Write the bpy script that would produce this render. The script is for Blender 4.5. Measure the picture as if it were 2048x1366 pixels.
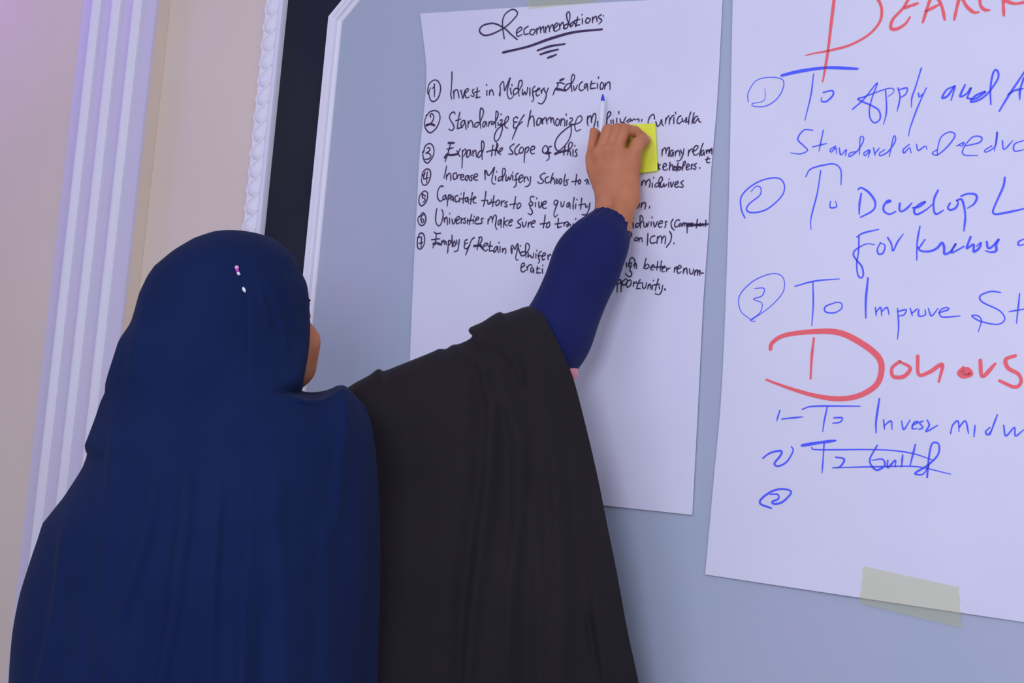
import bpy, bmesh, math, random
import numpy as np
from mathutils import Vector, Matrix

random.seed(7)
rng = np.random.default_rng(7)
for o in list(bpy.data.objects):
    bpy.data.objects.remove(o)
S = bpy.context.scene
COL = S.collection

# ------------------------------------------------------------------ camera
W, H = 2048, 1366
CX, CY = W / 2, H / 2
FPX = 2700.0
# wall axes seen in the camera (right, down, forward)
a = np.array([4380.0, 148.0, -FPX]); a /= np.linalg.norm(a)
b = np.array([2766.0, -32500.0, FPX]); b -= a * a.dot(b); b /= np.linalg.norm(b)
c = np.cross(b, a)
CAM_R = np.array([a[0], c[0], b[0]])           # camera right in the world
CAM_D = np.array([a[1], c[1], b[1]])           # camera down
CAM_F = np.array([a[2], c[2], b[2]])           # camera forward
CAM = np.array([0.0, -1.975, 1.36])
def ray(px, py):
    return CAM_R * ((px - CX) / FPX) + CAM_D * ((py - CY) / FPX) + CAM_F
def on_wall(px, py, off=0.0):
    """the point on the plane 'off' metres in front of the wall"""
    d = ray(px, py)
    return CAM + d * ((-off - CAM[1]) / d[1])
def at(px, py, depth):
    return CAM + ray(px, py) * depth
def proj(P):
    q = np.asarray(P) - CAM
    z = q @ CAM_F
    return CX + FPX * (q @ CAM_R) / z, CY + FPX * (q @ CAM_D) / z, z

cd = bpy.data.cameras.new('camera')
cam = bpy.data.objects.new('camera', cd)
COL.objects.link(cam)
cd.sensor_width = 36.0
cd.lens = FPX / W * 36.0
cd.clip_start = 0.05
M = Matrix(((CAM_R[0], -CAM_D[0], -CAM_F[0], CAM[0]),
            (CAM_R[1], -CAM_D[1], -CAM_F[1], CAM[1]),
            (CAM_R[2], -CAM_D[2], -CAM_F[2], CAM[2]),
            (0, 0, 0, 1)))
cam.matrix_world = M
S.camera = cam

# ------------------------------------------------------------------ light
S.view_settings.view_transform = 'Standard'
S.view_settings.look = 'None'
S.view_settings.gamma = 1.0
S.view_settings.exposure = 0.0
S.view_settings.use_curve_mapping = False
wd = bpy.data.worlds.new('world'); S.world = wd
wd.use_nodes = True
bg = wd.node_tree.nodes['Background']
bg.inputs[0].default_value = (0.64, 0.655, 0.97, 1)
bg.inputs[1].default_value = 0.68
def area(name, loc, target, size, power, color):
    l = bpy.data.lights.new(name, 'AREA'); l.shape = 'SQUARE'; l.size = size
    l.energy = power; l.color = color
    o = bpy.data.objects.new(name, l); COL.objects.link(o)
    o.location = loc
    o.rotation_euler = (Vector(target) - Vector(loc)).to_track_quat('-Z', 'Y').to_euler()
    return o
LC = (0.655, 0.665, 0.96)
area('flash_light', (-0.25, -2.3, 1.66), (-0.3, 0, 1.2), 0.5, 20, LC)
area('hall_light', (-1.2, -2.9, 2.8), (-0.6, 0, 1.2), 1.3, 24, LC)
area('ceiling_light', (1.3, -2.3, 2.7), (-0.6, 0, 1.1), 1.2, 24, LC)
VC = on_wall(-60, -60)
area('violet_stage_light', tuple(VC + np.array([-0.25, -0.55, 0.25])), tuple(VC), 0.25, 4.2, (0.34, 0.13, 1.0))

# ------------------------------------------------------------------ materials
def mat(name, color, rough=0.8, spec=0.2, noise=None, bump=None, sheen=0.0, alpha=1.0, sss=0.0):
    m = bpy.data.materials.new(name); m.use_nodes = True
    nt = m.node_tree; p = nt.nodes['Principled BSDF']
    p.inputs['Base Color'].default_value = (*color, 1)
    p.inputs['Roughness'].default_value = rough
    p.inputs['Specular IOR Level'].default_value = spec
    if sheen:
        p.inputs['Sheen Weight'].default_value = sheen
        p.inputs['Sheen Roughness'].default_value = 0.5
    if sss:
        p.inputs['Subsurface Weight'].default_value = sss
        p.inputs['Subsurface Radius'].default_value = (0.012, 0.005, 0.003)
        p.inputs['Subsurface Scale'].default_value = 1.0
    p.inputs['Alpha'].default_value = alpha
    tc = nt.nodes.new('ShaderNodeTexCoord')
    if noise:
        sc, c2, lo, hi = noise
        n = nt.nodes.new('ShaderNodeTexNoise'); n.inputs['Scale'].default_value = sc
        n.inputs['Detail'].default_value = 4
        nt.links.new(tc.outputs['Object'], n.inputs['Vector'])
        r = nt.nodes.new('ShaderNodeValToRGB')
        r.color_ramp.elements[0].position = lo; r.color_ramp.elements[1].position = hi
        r.color_ramp.elements[0].color = (*color, 1); r.color_ramp.elements[1].color = (*c2, 1)
        nt.links.new(n.outputs['Fac'], r.inputs['Fac'])
        nt.links.new(r.outputs['Color'], p.inputs['Base Color'])
    if bump:
        sc, st, dist = bump
        n = nt.nodes.new('ShaderNodeTexNoise'); n.inputs['Scale'].default_value = sc
        n.inputs['Detail'].default_value = 3
        nt.links.new(tc.outputs['Object'], n.inputs['Vector'])
        bp = nt.nodes.new('ShaderNodeBump'); bp.inputs['Strength'].default_value = st
        bp.inputs['Distance'].default_value = dist
        nt.links.new(n.outputs['Fac'], bp.inputs['Height'])
        nt.links.new(bp.outputs['Normal'], p.inputs['Normal'])
    return m
M_WALL = mat('beige_wall_paint', (0.81, 0.70, 0.52), 0.9, 0.1, noise=(2.2, (0.84, 0.73, 0.55), 0.35, 0.7), bump=(180, 0.05, 0.002))
M_PIL = mat('pilaster_paint', (0.74, 0.70, 0.745), 0.6, 0.25)
M_TRIM = mat('white_trim_paint', (0.92, 0.91, 0.88), 0.55, 0.3, bump=(90, 0.06, 0.002))
M_DARK = mat('dark_band_paint', (0.021, 0.024, 0.034), 0.8, 0.15, noise=(3.0, (0.028, 0.031, 0.036), 0.4, 0.65))
M_BOARD = mat('grey_blue_panel_paint', (0.44, 0.515, 0.555), 0.75, 0.2, noise=(2.6, (0.485, 0.515, 0.57), 0.4, 0.65), bump=(60, 0.05, 0.002))
M_PAPER = mat('white_paper', (0.80, 0.80, 0.82), 0.8, 0.15, noise=(3.5, (0.76, 0.765, 0.80), 0.4, 0.65), bump=(5.0, 0.35, 0.012))
M_PAPER2 = mat('white_paper_bright', (0.80, 0.80, 0.82), 0.8, 0.15, noise=(3.5, (0.76, 0.765, 0.80), 0.4, 0.65), bump=(4.0, 0.35, 0.012))
M_INK_K = mat('black_ink', (0.070, 0.045, 0.095), 0.6, 0.2)
M_INK_B = mat('blue_ink', (0.105, 0.14, 0.92), 0.6, 0.2)
M_INK_R = mat('red_ink', (0.97, 0.16, 0.16), 0.6, 0.2)
M_TAPE = mat('cream_masking_tape', (0.80, 0.80, 0.62), 0.6, 0.3, bump=(30, 0.3, 0.003))
nt = M_TAPE.node_tree; tr_ = nt.nodes.new('ShaderNodeBsdfTransparent'); tr_.inputs[0].default_value = (0.97, 0.98, 0.80, 1)
mx_ = nt.nodes.new('ShaderNodeMixShader'); mx_.inputs[0].default_value = 0.22
nt.links.new(tr_.outputs[0], mx_.inputs[1]); nt.links.new(nt.nodes['Principled BSDF'].outputs[0], mx_.inputs[2]); nt.links.new(mx_.outputs[0], nt.nodes['Material Output'].inputs['Surface'])
M_SCARF = mat('navy_scarf_cloth', (0.0064, 0.0160, 0.056), 0.9, 0.08, noise=(9, (0.0080, 0.0190, 0.063), 0.35, 0.7), bump=(900, 0.12, 0.0006), sheen=0.02)
M_SLEEVE = mat('navy_sleeve_cloth', (0.0115, 0.017, 0.082), 0.85, 0.10, noise=(9, (0.0135, 0.0195, 0.09), 0.35, 0.7), bump=(900, 0.12, 0.0006), sheen=0.05)
M_CAPE = mat('black_cape_cloth', (0.0165, 0.0135, 0.0135), 0.8, 0.15, noise=(7, (0.020, 0.0165, 0.0165), 0.35, 0.7), bump=(700, 0.12, 0.0006), sheen=0.03)
M_PINK = mat('pink_cloth', (0.95, 0.36, 0.38), 0.8, 0.1)
M_SKIN = mat('skin', (0.60, 0.235, 0.100), 0.55, 0.25, noise=(28, (0.50, 0.18, 0.07), 0.35, 0.75), bump=(220, 0.10, 0.001), sss=0.08)
M_NAIL = mat('nail', (0.62, 0.30, 0.24), 0.35, 0.4)
M_EYE = mat('eye_white', (0.75, 0.72, 0.70), 0.3, 0.5)
M_IRIS = mat('iris', (0.02, 0.01, 0.006), 0.2, 0.5)
M_BROW = mat('eyebrow_hair', (0.015, 0.010, 0.008), 0.8, 0.1)
M_NOTE = mat('yellow_note_paper', (0.90, 1.0, 0.09), 0.75, 0.15, noise=(24, (0.86, 0.94, 0.06), 0.4, 0.7), bump=(26, 0.3, 0.003))
M_PEN = mat('white_pen_plastic', (0.80, 0.84, 0.84), 0.35, 0.4)
M_PENT = mat('blue_pen_tip', (0.05, 0.06, 0.65), 0.4, 0.4)
M_PEARL = mat('pearl_white', (0.85, 0.85, 0.80), 0.2, 0.6)
M_MAG = mat('magenta_bead', (0.55, 0.06, 0.38), 0.25, 0.6)
M_PINKB = mat('pink_bead', (0.85, 0.42, 0.62), 0.25, 0.6)
M_FLOOR = mat('floor_tile', (0.52, 0.47, 0.42), 0.6, 0.3, noise=(6, (0.58, 0.53, 0.47), 0.4, 0.6))
M_CEIL = mat('ceiling_paint', (0.8, 0.8, 0.82), 0.9, 0.1)

# ------------------------------------------------------------------ mesh helpers
def link_mesh(name, V, F, m, parent=None, smooth=True, kind=None):
    me = bpy.data.meshes.new(name)
    me.from_pydata([tuple(map(float, v)) for v in V], [], [tuple(int(i) for i in f) for f in F])
    me.validate(); me.update()
    me.materials.append(m)
    if smooth:
        me.polygons.foreach_set('use_smooth', [True] * len(me.polygons))
    o = bpy.data.objects.new(name, me); COL.objects.link(o)
    if parent: o.parent = parent
    if kind: o['kind'] = kind
    return o
def tag(o, label, cat, group=None):
    o['label'] = label; o['category'] = cat
    if group: o['group'] = group
    return o
def thing(name, label, cat, group=None):
    o = bpy.data.objects.new(name, None); COL.objects.link(o); o.empty_display_size = 0.05
    return tag(o, label, cat, group)
class MB:
    def __init__(s): s.V = []; s.F = []
    def add(s, V, F):
        n = len(s.V); s.V += [tuple(v) for v in V]; s.F += [tuple(i + n for i in f) for f in F]
    def box(s, x0, x1, y0, y1, z0, z1):
        s.add([(x0, y0, z0), (x1, y0, z0), (x1, y1, z0), (x0, y1, z0), (x0, y0, z1), (x1, y0, z1), (x1, y1, z1), (x0, y1, z1)],
              [(0, 3, 2, 1), (4, 5, 6, 7), (0, 1, 5, 4), (1, 2, 6, 5), (2, 3, 7, 6), (3, 0, 4, 7)])
    def ellipsoid(s, cen, A, B, C, nu=14, nv=9):
        V = []; F = []
        for j in range(nv + 1):
            ph = -math.pi / 2 + math.pi * j / nv
            for i in range(nu):
                th = 2 * math.pi * i / nu
                V.append(np.asarray(cen) + np.asarray(A) * math.cos(ph) * math.cos(th) + np.asarray(B) * math.cos(ph) * math.sin(th) + np.asarray(C) * math.sin(ph))
        for j in range(nv):
            for i in range(nu):
                F.append((j * nu + i, j * nu + (i + 1) % nu, (j + 1) * nu + (i + 1) % nu, (j + 1) * nu + i))
        s.add(V, F)
    def tube(s, P, R, n=10, cap=True):
        P = np.asarray(P, float); R = np.broadcast_to(np.asarray(R, float), (len(P),))
        T = np.gradient(P, axis=0); T /= np.linalg.norm(T, axis=1)[:, None] + 1e-12
        up = np.array([0.0, -1.0, 0.0])
        if abs(T[0].dot(up)) > 0.9: up = np.array([1.0, 0, 0])
        V = []; F = []
        nrm = None
        for k in range(len(P)):
            if nrm is None: nrm = up - T[k] * up.dot(T[k])
            else: nrm = nrm - T[k] * nrm.dot(T[k])
            nrm = nrm / np.linalg.norm(nrm); bn = np.cross(T[k], nrm)
            for i in range(n):
                t = 2 * math.pi * i / n
                V.append(P[k] + R[k] * (math.cos(t) * nrm + math.sin(t) * bn))
        for k in range(len(P) - 1):
            for i in range(n):
                F.append((k * n + i, k * n + (i + 1) % n, (k + 1) * n + (i + 1) % n, (k + 1) * n + i))
        if cap:
            F.append(tuple(range(n))[::-1]); F.append(tuple((len(P) - 1) * n + i for i in range(n)))
        s.add(V, F)
    def build(s, name, m, parent=None, smooth=True, kind=None):
        return link_mesh(name, s.V, s.F, m, parent, smooth, kind)
def catmull(P, step):
    """smooth curve through P (any dimension), resampled about every 'step' units"""
    P = np.asarray(P, float)
    if len(P) < 3:
        n = max(2, int(np.linalg.norm(P[-1] - P[0]) / step) + 1)
        return P[0] + (P[-1] - P[0]) * np.linspace(0, 1, n)[:, None]
    Q = np.vstack([2 * P[0] - P[1], P, 2 * P[-1] - P[-2]])
    out = []
    for i in range(1, len(Q) - 2):
        n = max(2, int(np.linalg.norm(Q[i + 1] - Q[i]) / step) + 1)
        t = np.linspace(0, 1, n, endpoint=False)[:, None]
        p0, p1, p2, p3 = Q[i - 1], Q[i], Q[i + 1], Q[i + 2]
        out.append(0.5 * (2 * p1 + (p2 - p0) * t + (2 * p0 - 5 * p1 + 4 * p2 - p3) * t ** 2 + (3 * p1 - p0 - 3 * p2 + p3) * t ** 3))
    out.append(P[-1:])
    return np.vstack(out)
def interp(table, x):
    t = np.asarray(table, float)
    return np.interp(x, t[:, 0], t[:, 1])
def smooth(e0, e1, x):
    t = np.clip((np.asarray(x, float) - e0) / (e1 - e0), 0, 1)
    return t * t * (3 - 2 * t)
def shade_auto(o, deg=35):
    me = o.data
    bm = bmesh.new(); bm.from_mesh(me)
    for e in bm.edges:
        if len(e.link_faces) == 2 and e.calc_face_angle(0) > math.radians(deg): e.smooth = False
    bm.to_mesh(me); bm.free()

# ------------------------------------------------------------------ room shell
XL, XR, ZT = -7.0, 5.0, 3.0
mb = MB(); mb.box(XL, XR, 0, 0.15, 0, ZT); mb.build('wall_back', M_WALL, smooth=False, kind='structure')
mb = MB(); mb.box(XL, XR, -5.0, 0.15, -0.1, 0); mb.build('floor', M_FLOOR, smooth=False, kind='structure')
mb = MB(); mb.box(XL, XR, -5.0, 0.15, ZT, ZT + 0.1); mb.build('ceiling', M_CEIL, smooth=False, kind='structure')
def wx(px_top, px_mid, off=0.0, ym=465):
    return 0.5 * (on_wall(px_top, 0, off)[0] + on_wall(px_mid, ym, off)[0])
# pier on the left: its return face shows beige
x_ret = wx(335, 298)
def pier_off():
    lo, hi = 0.0, 0.3
    z = on_wall(338, 0)[2]
    for _ in range(40):
        m_ = (lo + hi) / 2
        u = proj(np.array([x_ret, -m_, z]))[0] - proj(np.array([x_ret, 0, z]))[0]
        if u > -21: lo = m_
        else: hi = m_
    return lo
PO = pier_off()
mb = MB(); mb.box(XL, x_ret, -PO, -0.0005, 0, ZT - 0.001); mb.build('wall_pier', M_WALL, smooth=False, kind='structure')
# fluted pilaster strip on the pier
def extrude_profile(pts, z0, z1):
    """pts: list of (x, y) from left to right; closed against the back plane"""
    m_ = MB(); n = len(pts)
    V = [(x, y, z0) for x, y in pts] + [(x, y, z1) for x, y in pts]
    F = [(i, (i + 1) % n, n + (i + 1) % n, n + i) for i in range(n)]
    F += [tuple(range(n))[::-1], tuple(range(n, 2 * n))]
    m_.add(V, F); return m_
xa, xb = wx(166, 127, PO), x_ret - 0.0005
wdt = xb - xa
prof = [(xa, -PO - 0.0002), (xa, -PO - 0.008)]
for lo, hi in ((0.155, 0.262), (0.43, 0.535), (0.715, 0.82)):
    x0, x1 = xa + lo * wdt, xa + hi * wdt
    prof += [(x0 - 0.004, -PO - 0.008), (x0, -PO - 0.0105)]
    for k in range(1, 10):
        t = k / 10
        prof.append((x0 + (x1 - x0) * t, -PO - 0.0105 - 0.0105 * math.sin(math.pi * t) ** 0.8))
    prof += [(x1, -PO - 0.0105), (x1 + 0.004, -PO - 0.008)]
prof += [(xb, -PO - 0.008), (xb, -PO - 0.0002)]
o = extrude_profile(prof, 0.0, ZT - 0.002).build('trim_1', M_PIL, kind='structure'); shade_auto(o, 40)
o.data.materials.append(M_TRIM)
for p_ in o.data.polygons:                       # the raised reeds are painted white
    if len(p_.vertices) == 4 and min(-o.data.vertices[v].co.y for v in p_.vertices) > PO + 0.0100: p_.material_index = 1
# dark band panel, octagonal white moulding, grey-blue panel, beaded frame
z_bot = 0.30
x_bl, x_br = wx(531, 509, 0.012, 235), wx(567, 543, 0.0175, 235)          # beaded frame, left side
x_ml, x_mr = wx(659, 635, 0.02, 235), wx(687, 663, 0.010, 235)          # moulding, left side
PANEL_R = 1.75
z_ct = on_wall(658, 40)[2]                        # corner where the moulding turns
CH = 0.34
mb = MB(); mb.box(x_br - 0.006, PANEL_R + 0.12, -0.004, -0.0005, z_bot - 0.1, z_ct + CH + 0.12)
mb.build('wall_band', M_DARK, smooth=False, kind='structure')
def octagon(ins):
    x0, x1 = x_ml + ins, PANEL_R - ins
    z0, z1 = z_bot + ins, z_ct + CH - ins
    k = CH - ins * (2 - math.sqrt(2))
    return [(x0, z0), (x1, z0), (x1, z1 - k), (x1 - k, z1), (x0 + k, z1), (x0, z1 - k)]
mw = x_mr - x_ml
steps = [(0.0, 0.004), (0.0, 0.016), (0.10, 0.021), (0.42, 0.021), (0.50, 0.016), (0.56, 0.016), (0.62, 0.019), (0.72, 0.019), (0.78, 0.013), (0.95, 0.010), (1.0, 0.008), (1.0, 0.004)]
V = []; F = []
for t, y in steps:
    for x, z in octagon(t * mw): V.append((x, -y, z))
for j in range(len(steps) - 1):
    for i in range(6):
        F.append((j * 6 + i, j * 6 + (i + 1) % 6, (j + 1) * 6 + (i + 1) % 6, (j + 1) * 6 + i))
o = link_mesh('trim_2', V, F, M_TRIM, kind='structure'); shade_auto(o, 20)
oc = octagon(mw - 0.002)
mb = MB(); mb.add([(x, -0.006, z) for x, z in oc] + [(x, -0.0045, z) for x, z in oc],
                  [tuple(range(6))] + [tuple(range(6, 12))[::-1]] + [(i, (i + 1) % 6, 6 + (i + 1) % 6, 6 + i)[::-1] for i in range(6)])
mb.build('wall_panel', M_BOARD, smooth=False, kind='structure')
# beaded frame
bw = x_br - x_bl
def bead_profile(x0, w):
    return [(x0, -0.0005), (x0, -0.010), (x0 + 0.05 * w, -0.013), (x0 + 0.60 * w, -0.013), (x0 + 0.66 * w, -0.011), (x0 + 0.72 * w, -0.015),
            (x0 + 0.80 * w, -0.0175), (x0 + 0.97 * w, -0.0175), (x0 + w, -0.013), (x0 + w, -0.0005)]
zb0, zb1 = z_bot - 0.1, z_ct + CH + 0.12
mb = extrude_profile(bead_profile(x_bl, bw), zb0, zb1)
zA = on_wall(543, 23)[2]; zB = on_wall(503, 456)[2]
pitch = (zA - zB) / 12.0
k0 = int((zB - zb0) / pitch) - 1; k1 = int((zb1 - zB) / pitch)
xc = x_bl + 0.34 * bw
for k in range(-k0, k1 + 1):
    z = zB + k * pitch
    mb.ellipsoid((xc, -0.012, z), (0.24 * bw, 0, 0), (0, 0.0075, 0), (0, 0, 0.36 * pitch), 18, 12)
zs = np.arange(zB - k0 * pitch, zB + k1 * pitch, pitch / 14)
ph = (zs - zB) / pitch * math.pi
for sg in (1, -1):
    P = np.stack([xc + sg * 0.31 * bw * np.cos(ph), -0.0126 + 0.0018 * sg * np.sin(ph), zs], 1)
    mb.tube(P, 0.0022, 8)
o = mb.build('trim_3', M_TRIM, kind='structure'); shade_auto(o, 40)

# ------------------------------------------------------------------ paper sheets
def sheet_fn(seed, base):
    def f(x, z):
        return base + 0.0011 * math.sin(6.5 * x + seed) * math.cos(4.2 * z + 2 * seed) + 0.0008 * math.sin(11 * x - 5 * z + seed)
    return f
YO1, YO2 = sheet_fn(0.6, 0.0105), sheet_fn(2.1, 0.0105)
def paper(name, left, right, yof, m, parent, nu=24, nv=40):
    L = catmull(left, 12); R_ = catmull(right, 12)
    def res(P):
        P = np.array([on_wall(x, y, 0.0105) for x, y in P])
        d = np.r_[0, np.cumsum(np.linalg.norm(np.diff(P, axis=0), axis=1))]
        t = np.linspace(0, d[-1], nv + 1)
        return np.stack([np.interp(t, d, P[:, i]) for i in range(3)], 1)
    L, R_ = res(L), res(R_)
    V = []; F = []
    for sgn, th in ((0, 0.0), (1, 0.0006)):
        for j in range(nv + 1):
            for i in range(nu + 1):
                p = L[j] + (R_[j] - L[j]) * i / nu
                V.append((p[0], -yof(p[0], p[2]) + th, p[2]))
    n = (nu + 1) * (nv + 1)
    idx = lambda i, j, s=0: s * n + j * (nu + 1) + i
    for j in range(nv):
        for i in range(nu):
            q = (idx(i, j), idx(i, j + 1), idx(i + 1, j + 1), idx(i + 1, j))
            F.append(q); F.append(tuple(k + n for k in q[::-1]))
    for j in range(nv):
        F.append((idx(0, j), idx(0, j, 1), idx(0, j + 1, 1), idx(0, j + 1)))
        F.append((idx(nu, j), idx(nu, j + 1), idx(nu, j + 1, 1), idx(nu, j, 1)))
    for i in range(nu):
        F.append((idx(i, 0), idx(i + 1, 0), idx(i + 1, 0, 1), idx(i, 0, 1)))
        F.append((idx(i, nv), idx(i, nv, 1), idx(i + 1, nv, 1), idx(i + 1, nv)))
    o_ = link_mesh(name, V, F, m, parent); shade_auto(o_, 40)
    return o_
class Ink:
    def __init__(s, yof): s.st = []; s.yof = yof
    def stroke(s, frame, pts, w, taper=(1.0, 1.0)):
        fx, fy, fs = frame
        P = np.array([[float(v) for v in p.split(',')] for p in pts.split()])
        P = P / fs + np.array([fx, fy])
        C = catmull(P, 2.2)
        Q = np.array([on_wall(x, y, 0.0105) for x, y in C])
        Q = Q[:, [0, 2]]
        keep = np.r_[True, np.linalg.norm(np.diff(Q, axis=0), axis=1) > 1e-6]; Q = Q[keep]; C = C[keep]
        if len(Q) < 2: return
        dep = proj(on_wall(C[0, 0], C[0, 1], 0.01))[2]
        n = len(Q)
        t = np.linspace(0, 1, n)
        hw = 0.5 * w * dep / FPX * np.interp(t, [0, 0.25, 0.75, 1], [taper[0], 1, 1, taper[1]])
        hw = hw * (1 + 0.10 * np.sin(t * 9 + len(pts)))
        T = np.gradient(Q, axis=0); T /= np.linalg.norm(T, axis=1)[:, None] + 1e-12
        N = np.stack([-T[:, 1], T[:, 0]], 1)
        V = []; F = []
        def pt(q): return (q[0], -s.yof(q[0], q[1]) - 0.0005, q[1])
        for k in range(n):
            V.append(pt(Q[k] + N[k] * hw[k])); V.append(pt(Q[k] - N[k] * hw[k]))
        for k in range(n - 1): F.append((2 * k, 2 * k + 1, 2 * k + 3, 2 * k + 2))
        for e, sg in ((0, -1), (n - 1, 1)):
            base = len(V); V.append(pt(Q[e]))
            m_ = 7
            for i in range(m_):
                an = -math.pi / 2 + math.pi * i / (m_ - 1)
                V.append(pt(Q[e] + hw[e] * (sg * math.cos(an) * T[e] + math.sin(an) * N[e])))
            for i in range(m_ - 1): F.append((base, base + 1 + i, base + 2 + i))
        s.st.append((C.min(0), C.max(0), V, F))
    def many(s, frame, text, w, taper=(1.0, 0.8)):
        for part in text.split('|'):
            part = part.strip()
            if not part: continue
            ww = w
            if part[0] == '*':
                ww = w * 1.7; part = part[1:]
            s.stroke(frame, part, ww, taper)
    def build(s, name, m, parent, gap=None, first=None):
        """one mesh, or with 'gap' one mesh per word (strokes closer than gap pixels)"""
        n = len(s.st); g = list(range(n))
        def root(i):
            while g[i] != i: i = g[i]
            return i
        for i in range(n):
            for j in range(i):
                A, B = s.st[i], s.st[j]
                if gap is None or (A[0][0] - gap < B[1][0] and B[0][0] - gap < A[1][0] and A[0][1] - 14 < B[1][1] and B[0][1] - 14 < A[1][1]):
                    g[root(i)] = root(j)
        by = {}
        for i in range(n): by.setdefault(root(i), []).append(i)
        for k_, (r, ids) in enumerate(sorted(by.items())):
            mb_ = MB()
            for i in ids: mb_.add(s.st[i][2], s.st[i][3])
            mb_.build(first if (first and 0 in ids) else name, m, parent, smooth=False)

KA = (840, 140, 10.24); KB = (1030, 140, 10.24); KC = (1220, 200, 9.309); KD = (830, 260, 10.24); KE = (1010, 260, 10.24)
KF = (820, 370, 10.24); KG = (990, 370, 10.24); KH = (1230, 340, 10.24); KI = (1220, 430, 8.033); KJ = (970, 460, 12.8)
KK = (820, 0, 3.2); KL = (1460, 0, 2.845); KM = (1460, 460, 2.355); KN = (1640, 0, 5.02); KO = (1680, 340, 5.565); KP = (1030, 170, 9.756)

s1 = thing('flip_chart_sheet', 'white paper sheet headed Recommendations with seven black handwritten points, beside the hand', 'paper sheet')
paper('sheet', [(840, 27), (853, 140), (848, 225), (840, 305), (834, 420), (827, 560), (820, 720), (812, 968)],
      [(1445, -9), (1434, 200), (1422, 343), (1416, 470), (1407, 600), (1397, 800), (1385, 1030)], YO1, M_PAPER, s1)
BW = 2.9
k = Ink(YO1)
k.many(KK, '690,255 650,222 610,185 540,152 470,165 448,200 480,228 540,215 620,170 680,110 690,80 660,62 615,90 597,130 597,180 607,250', 3.4)
k.many(KK, '''690,212 720,190 710,175 687,200 692,235 722,222|760,170 735,190 737,222 762,218|780,190 770,215 790,225 805,195 780,190|
815,185 815,220|815,200 835,175 840,212|840,195 855,172 862,210|870,175 872,212|872,190 890,165 897,205|897,185 915,160 925,200|
925,185 950,160 940,150 922,180 932,202 957,190|960,155 962,190|962,170 980,145 990,185|1020,150 992,165 987,185 1010,175 1026,110 1020,78 1005,90 1010,130 1030,175|
1052,138 1030,155 1037,170 1055,145 1063,172|1075,110 1065,165|1053,135 1088,125|1065,165 1088,160|1105,120 1105,155|1103,95 1103,99|
1135,115 1125,140 1140,150 1155,125 1135,115|1170,110 1170,145|1170,125 1190,105 1200,140|1225,95 1205,110 1228,130 1210,155|1238,100 1239,104''', 3.0)
k.build('heading', M_INK_K, s1)
k = Ink(YO1)
k.many(KK, '600,338 760,300 900,250 1050,208 1230,188', 5.4)
k.many(KK, '820,325 900,298 993,283|838,350 890,333 950,318|885,372 912,362 937,352', 4.6)
k.build('underline', M_INK_K, s1, 2.0)
LINES = []
LINES.append([(KA, '''170,490 165,400 200,280 290,210 370,230 425,330 420,460 370,590 280,650 220,610 190,500 200,420 225,365|295,285 305,310 290,350 260,380|300,340 305,450 300,550|
663,45 662,200 650,400 640,500 660,600|695,430 705,500 705,595|700,480 740,410 780,420 800,500 810,580|850,420 870,510 890,590 915,490 930,420|
945,470 1000,430 1000,390 960,400 930,470 945,550 985,580 1020,555|1120,400 1085,420 1095,470 1120,510 1110,550 1050,530|1185,370 1180,480 1170,580|1135,465 1235,435|1155,575 1245,560|
1385,430 1380,480 1385,530|1375,300 1380,330|1440,430 1435,520|1440,470 1475,410 1505,450 1520,525|1660,370 1655,460 1650,545 1635,490|
1645,350 1680,270 1720,245 1735,340 1745,430 1790,330 1860,165 1830,290 1800,430 1810,540 1850,600 1900,570 1930,530|1865,380 1870,440 1890,510|1895,300 1898,335'''),
(KB, '''85,390 20,385 -20,440 -10,510 50,480 110,400 160,300 150,225 110,225 85,300 80,400 95,540|170,400 160,460 175,520 210,450 235,515 260,460 270,360|315,380 315,540|
420,340 375,390 375,500 390,580 385,630 355,650|370,460 470,420|440,440 510,400 510,375 470,400 440,470 460,540 510,510|545,420 555,490|550,460 585,395 610,370|600,390 640,480|
690,380 655,470 640,570 590,670 540,700 480,675|870,275 885,290 880,340 830,400 785,515|865,275 930,262 1020,290|*840,395 940,405 1040,425|*935,215 1005,185|
1160,280 1080,290 1020,370 1040,420 1110,370 1160,290 1215,190 1225,130 1190,90 1165,150 1155,280 1170,440|1205,330 1215,410 1245,400 1280,310|1385,240 1330,290 1315,370 1350,425 1410,400|
1480,285 1440,290 1420,350 1440,380 1480,300 1495,430|1570,230 1555,300 1545,380|1545,290 1640,270|1545,385 1650,370|1690,270 1690,380|1712,140 1712,175|
1770,250 1745,320 1755,400 1800,370 1815,290 1775,250|1850,270 1835,390|1845,330 1900,250 1940,260 1945,400''')])
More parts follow.
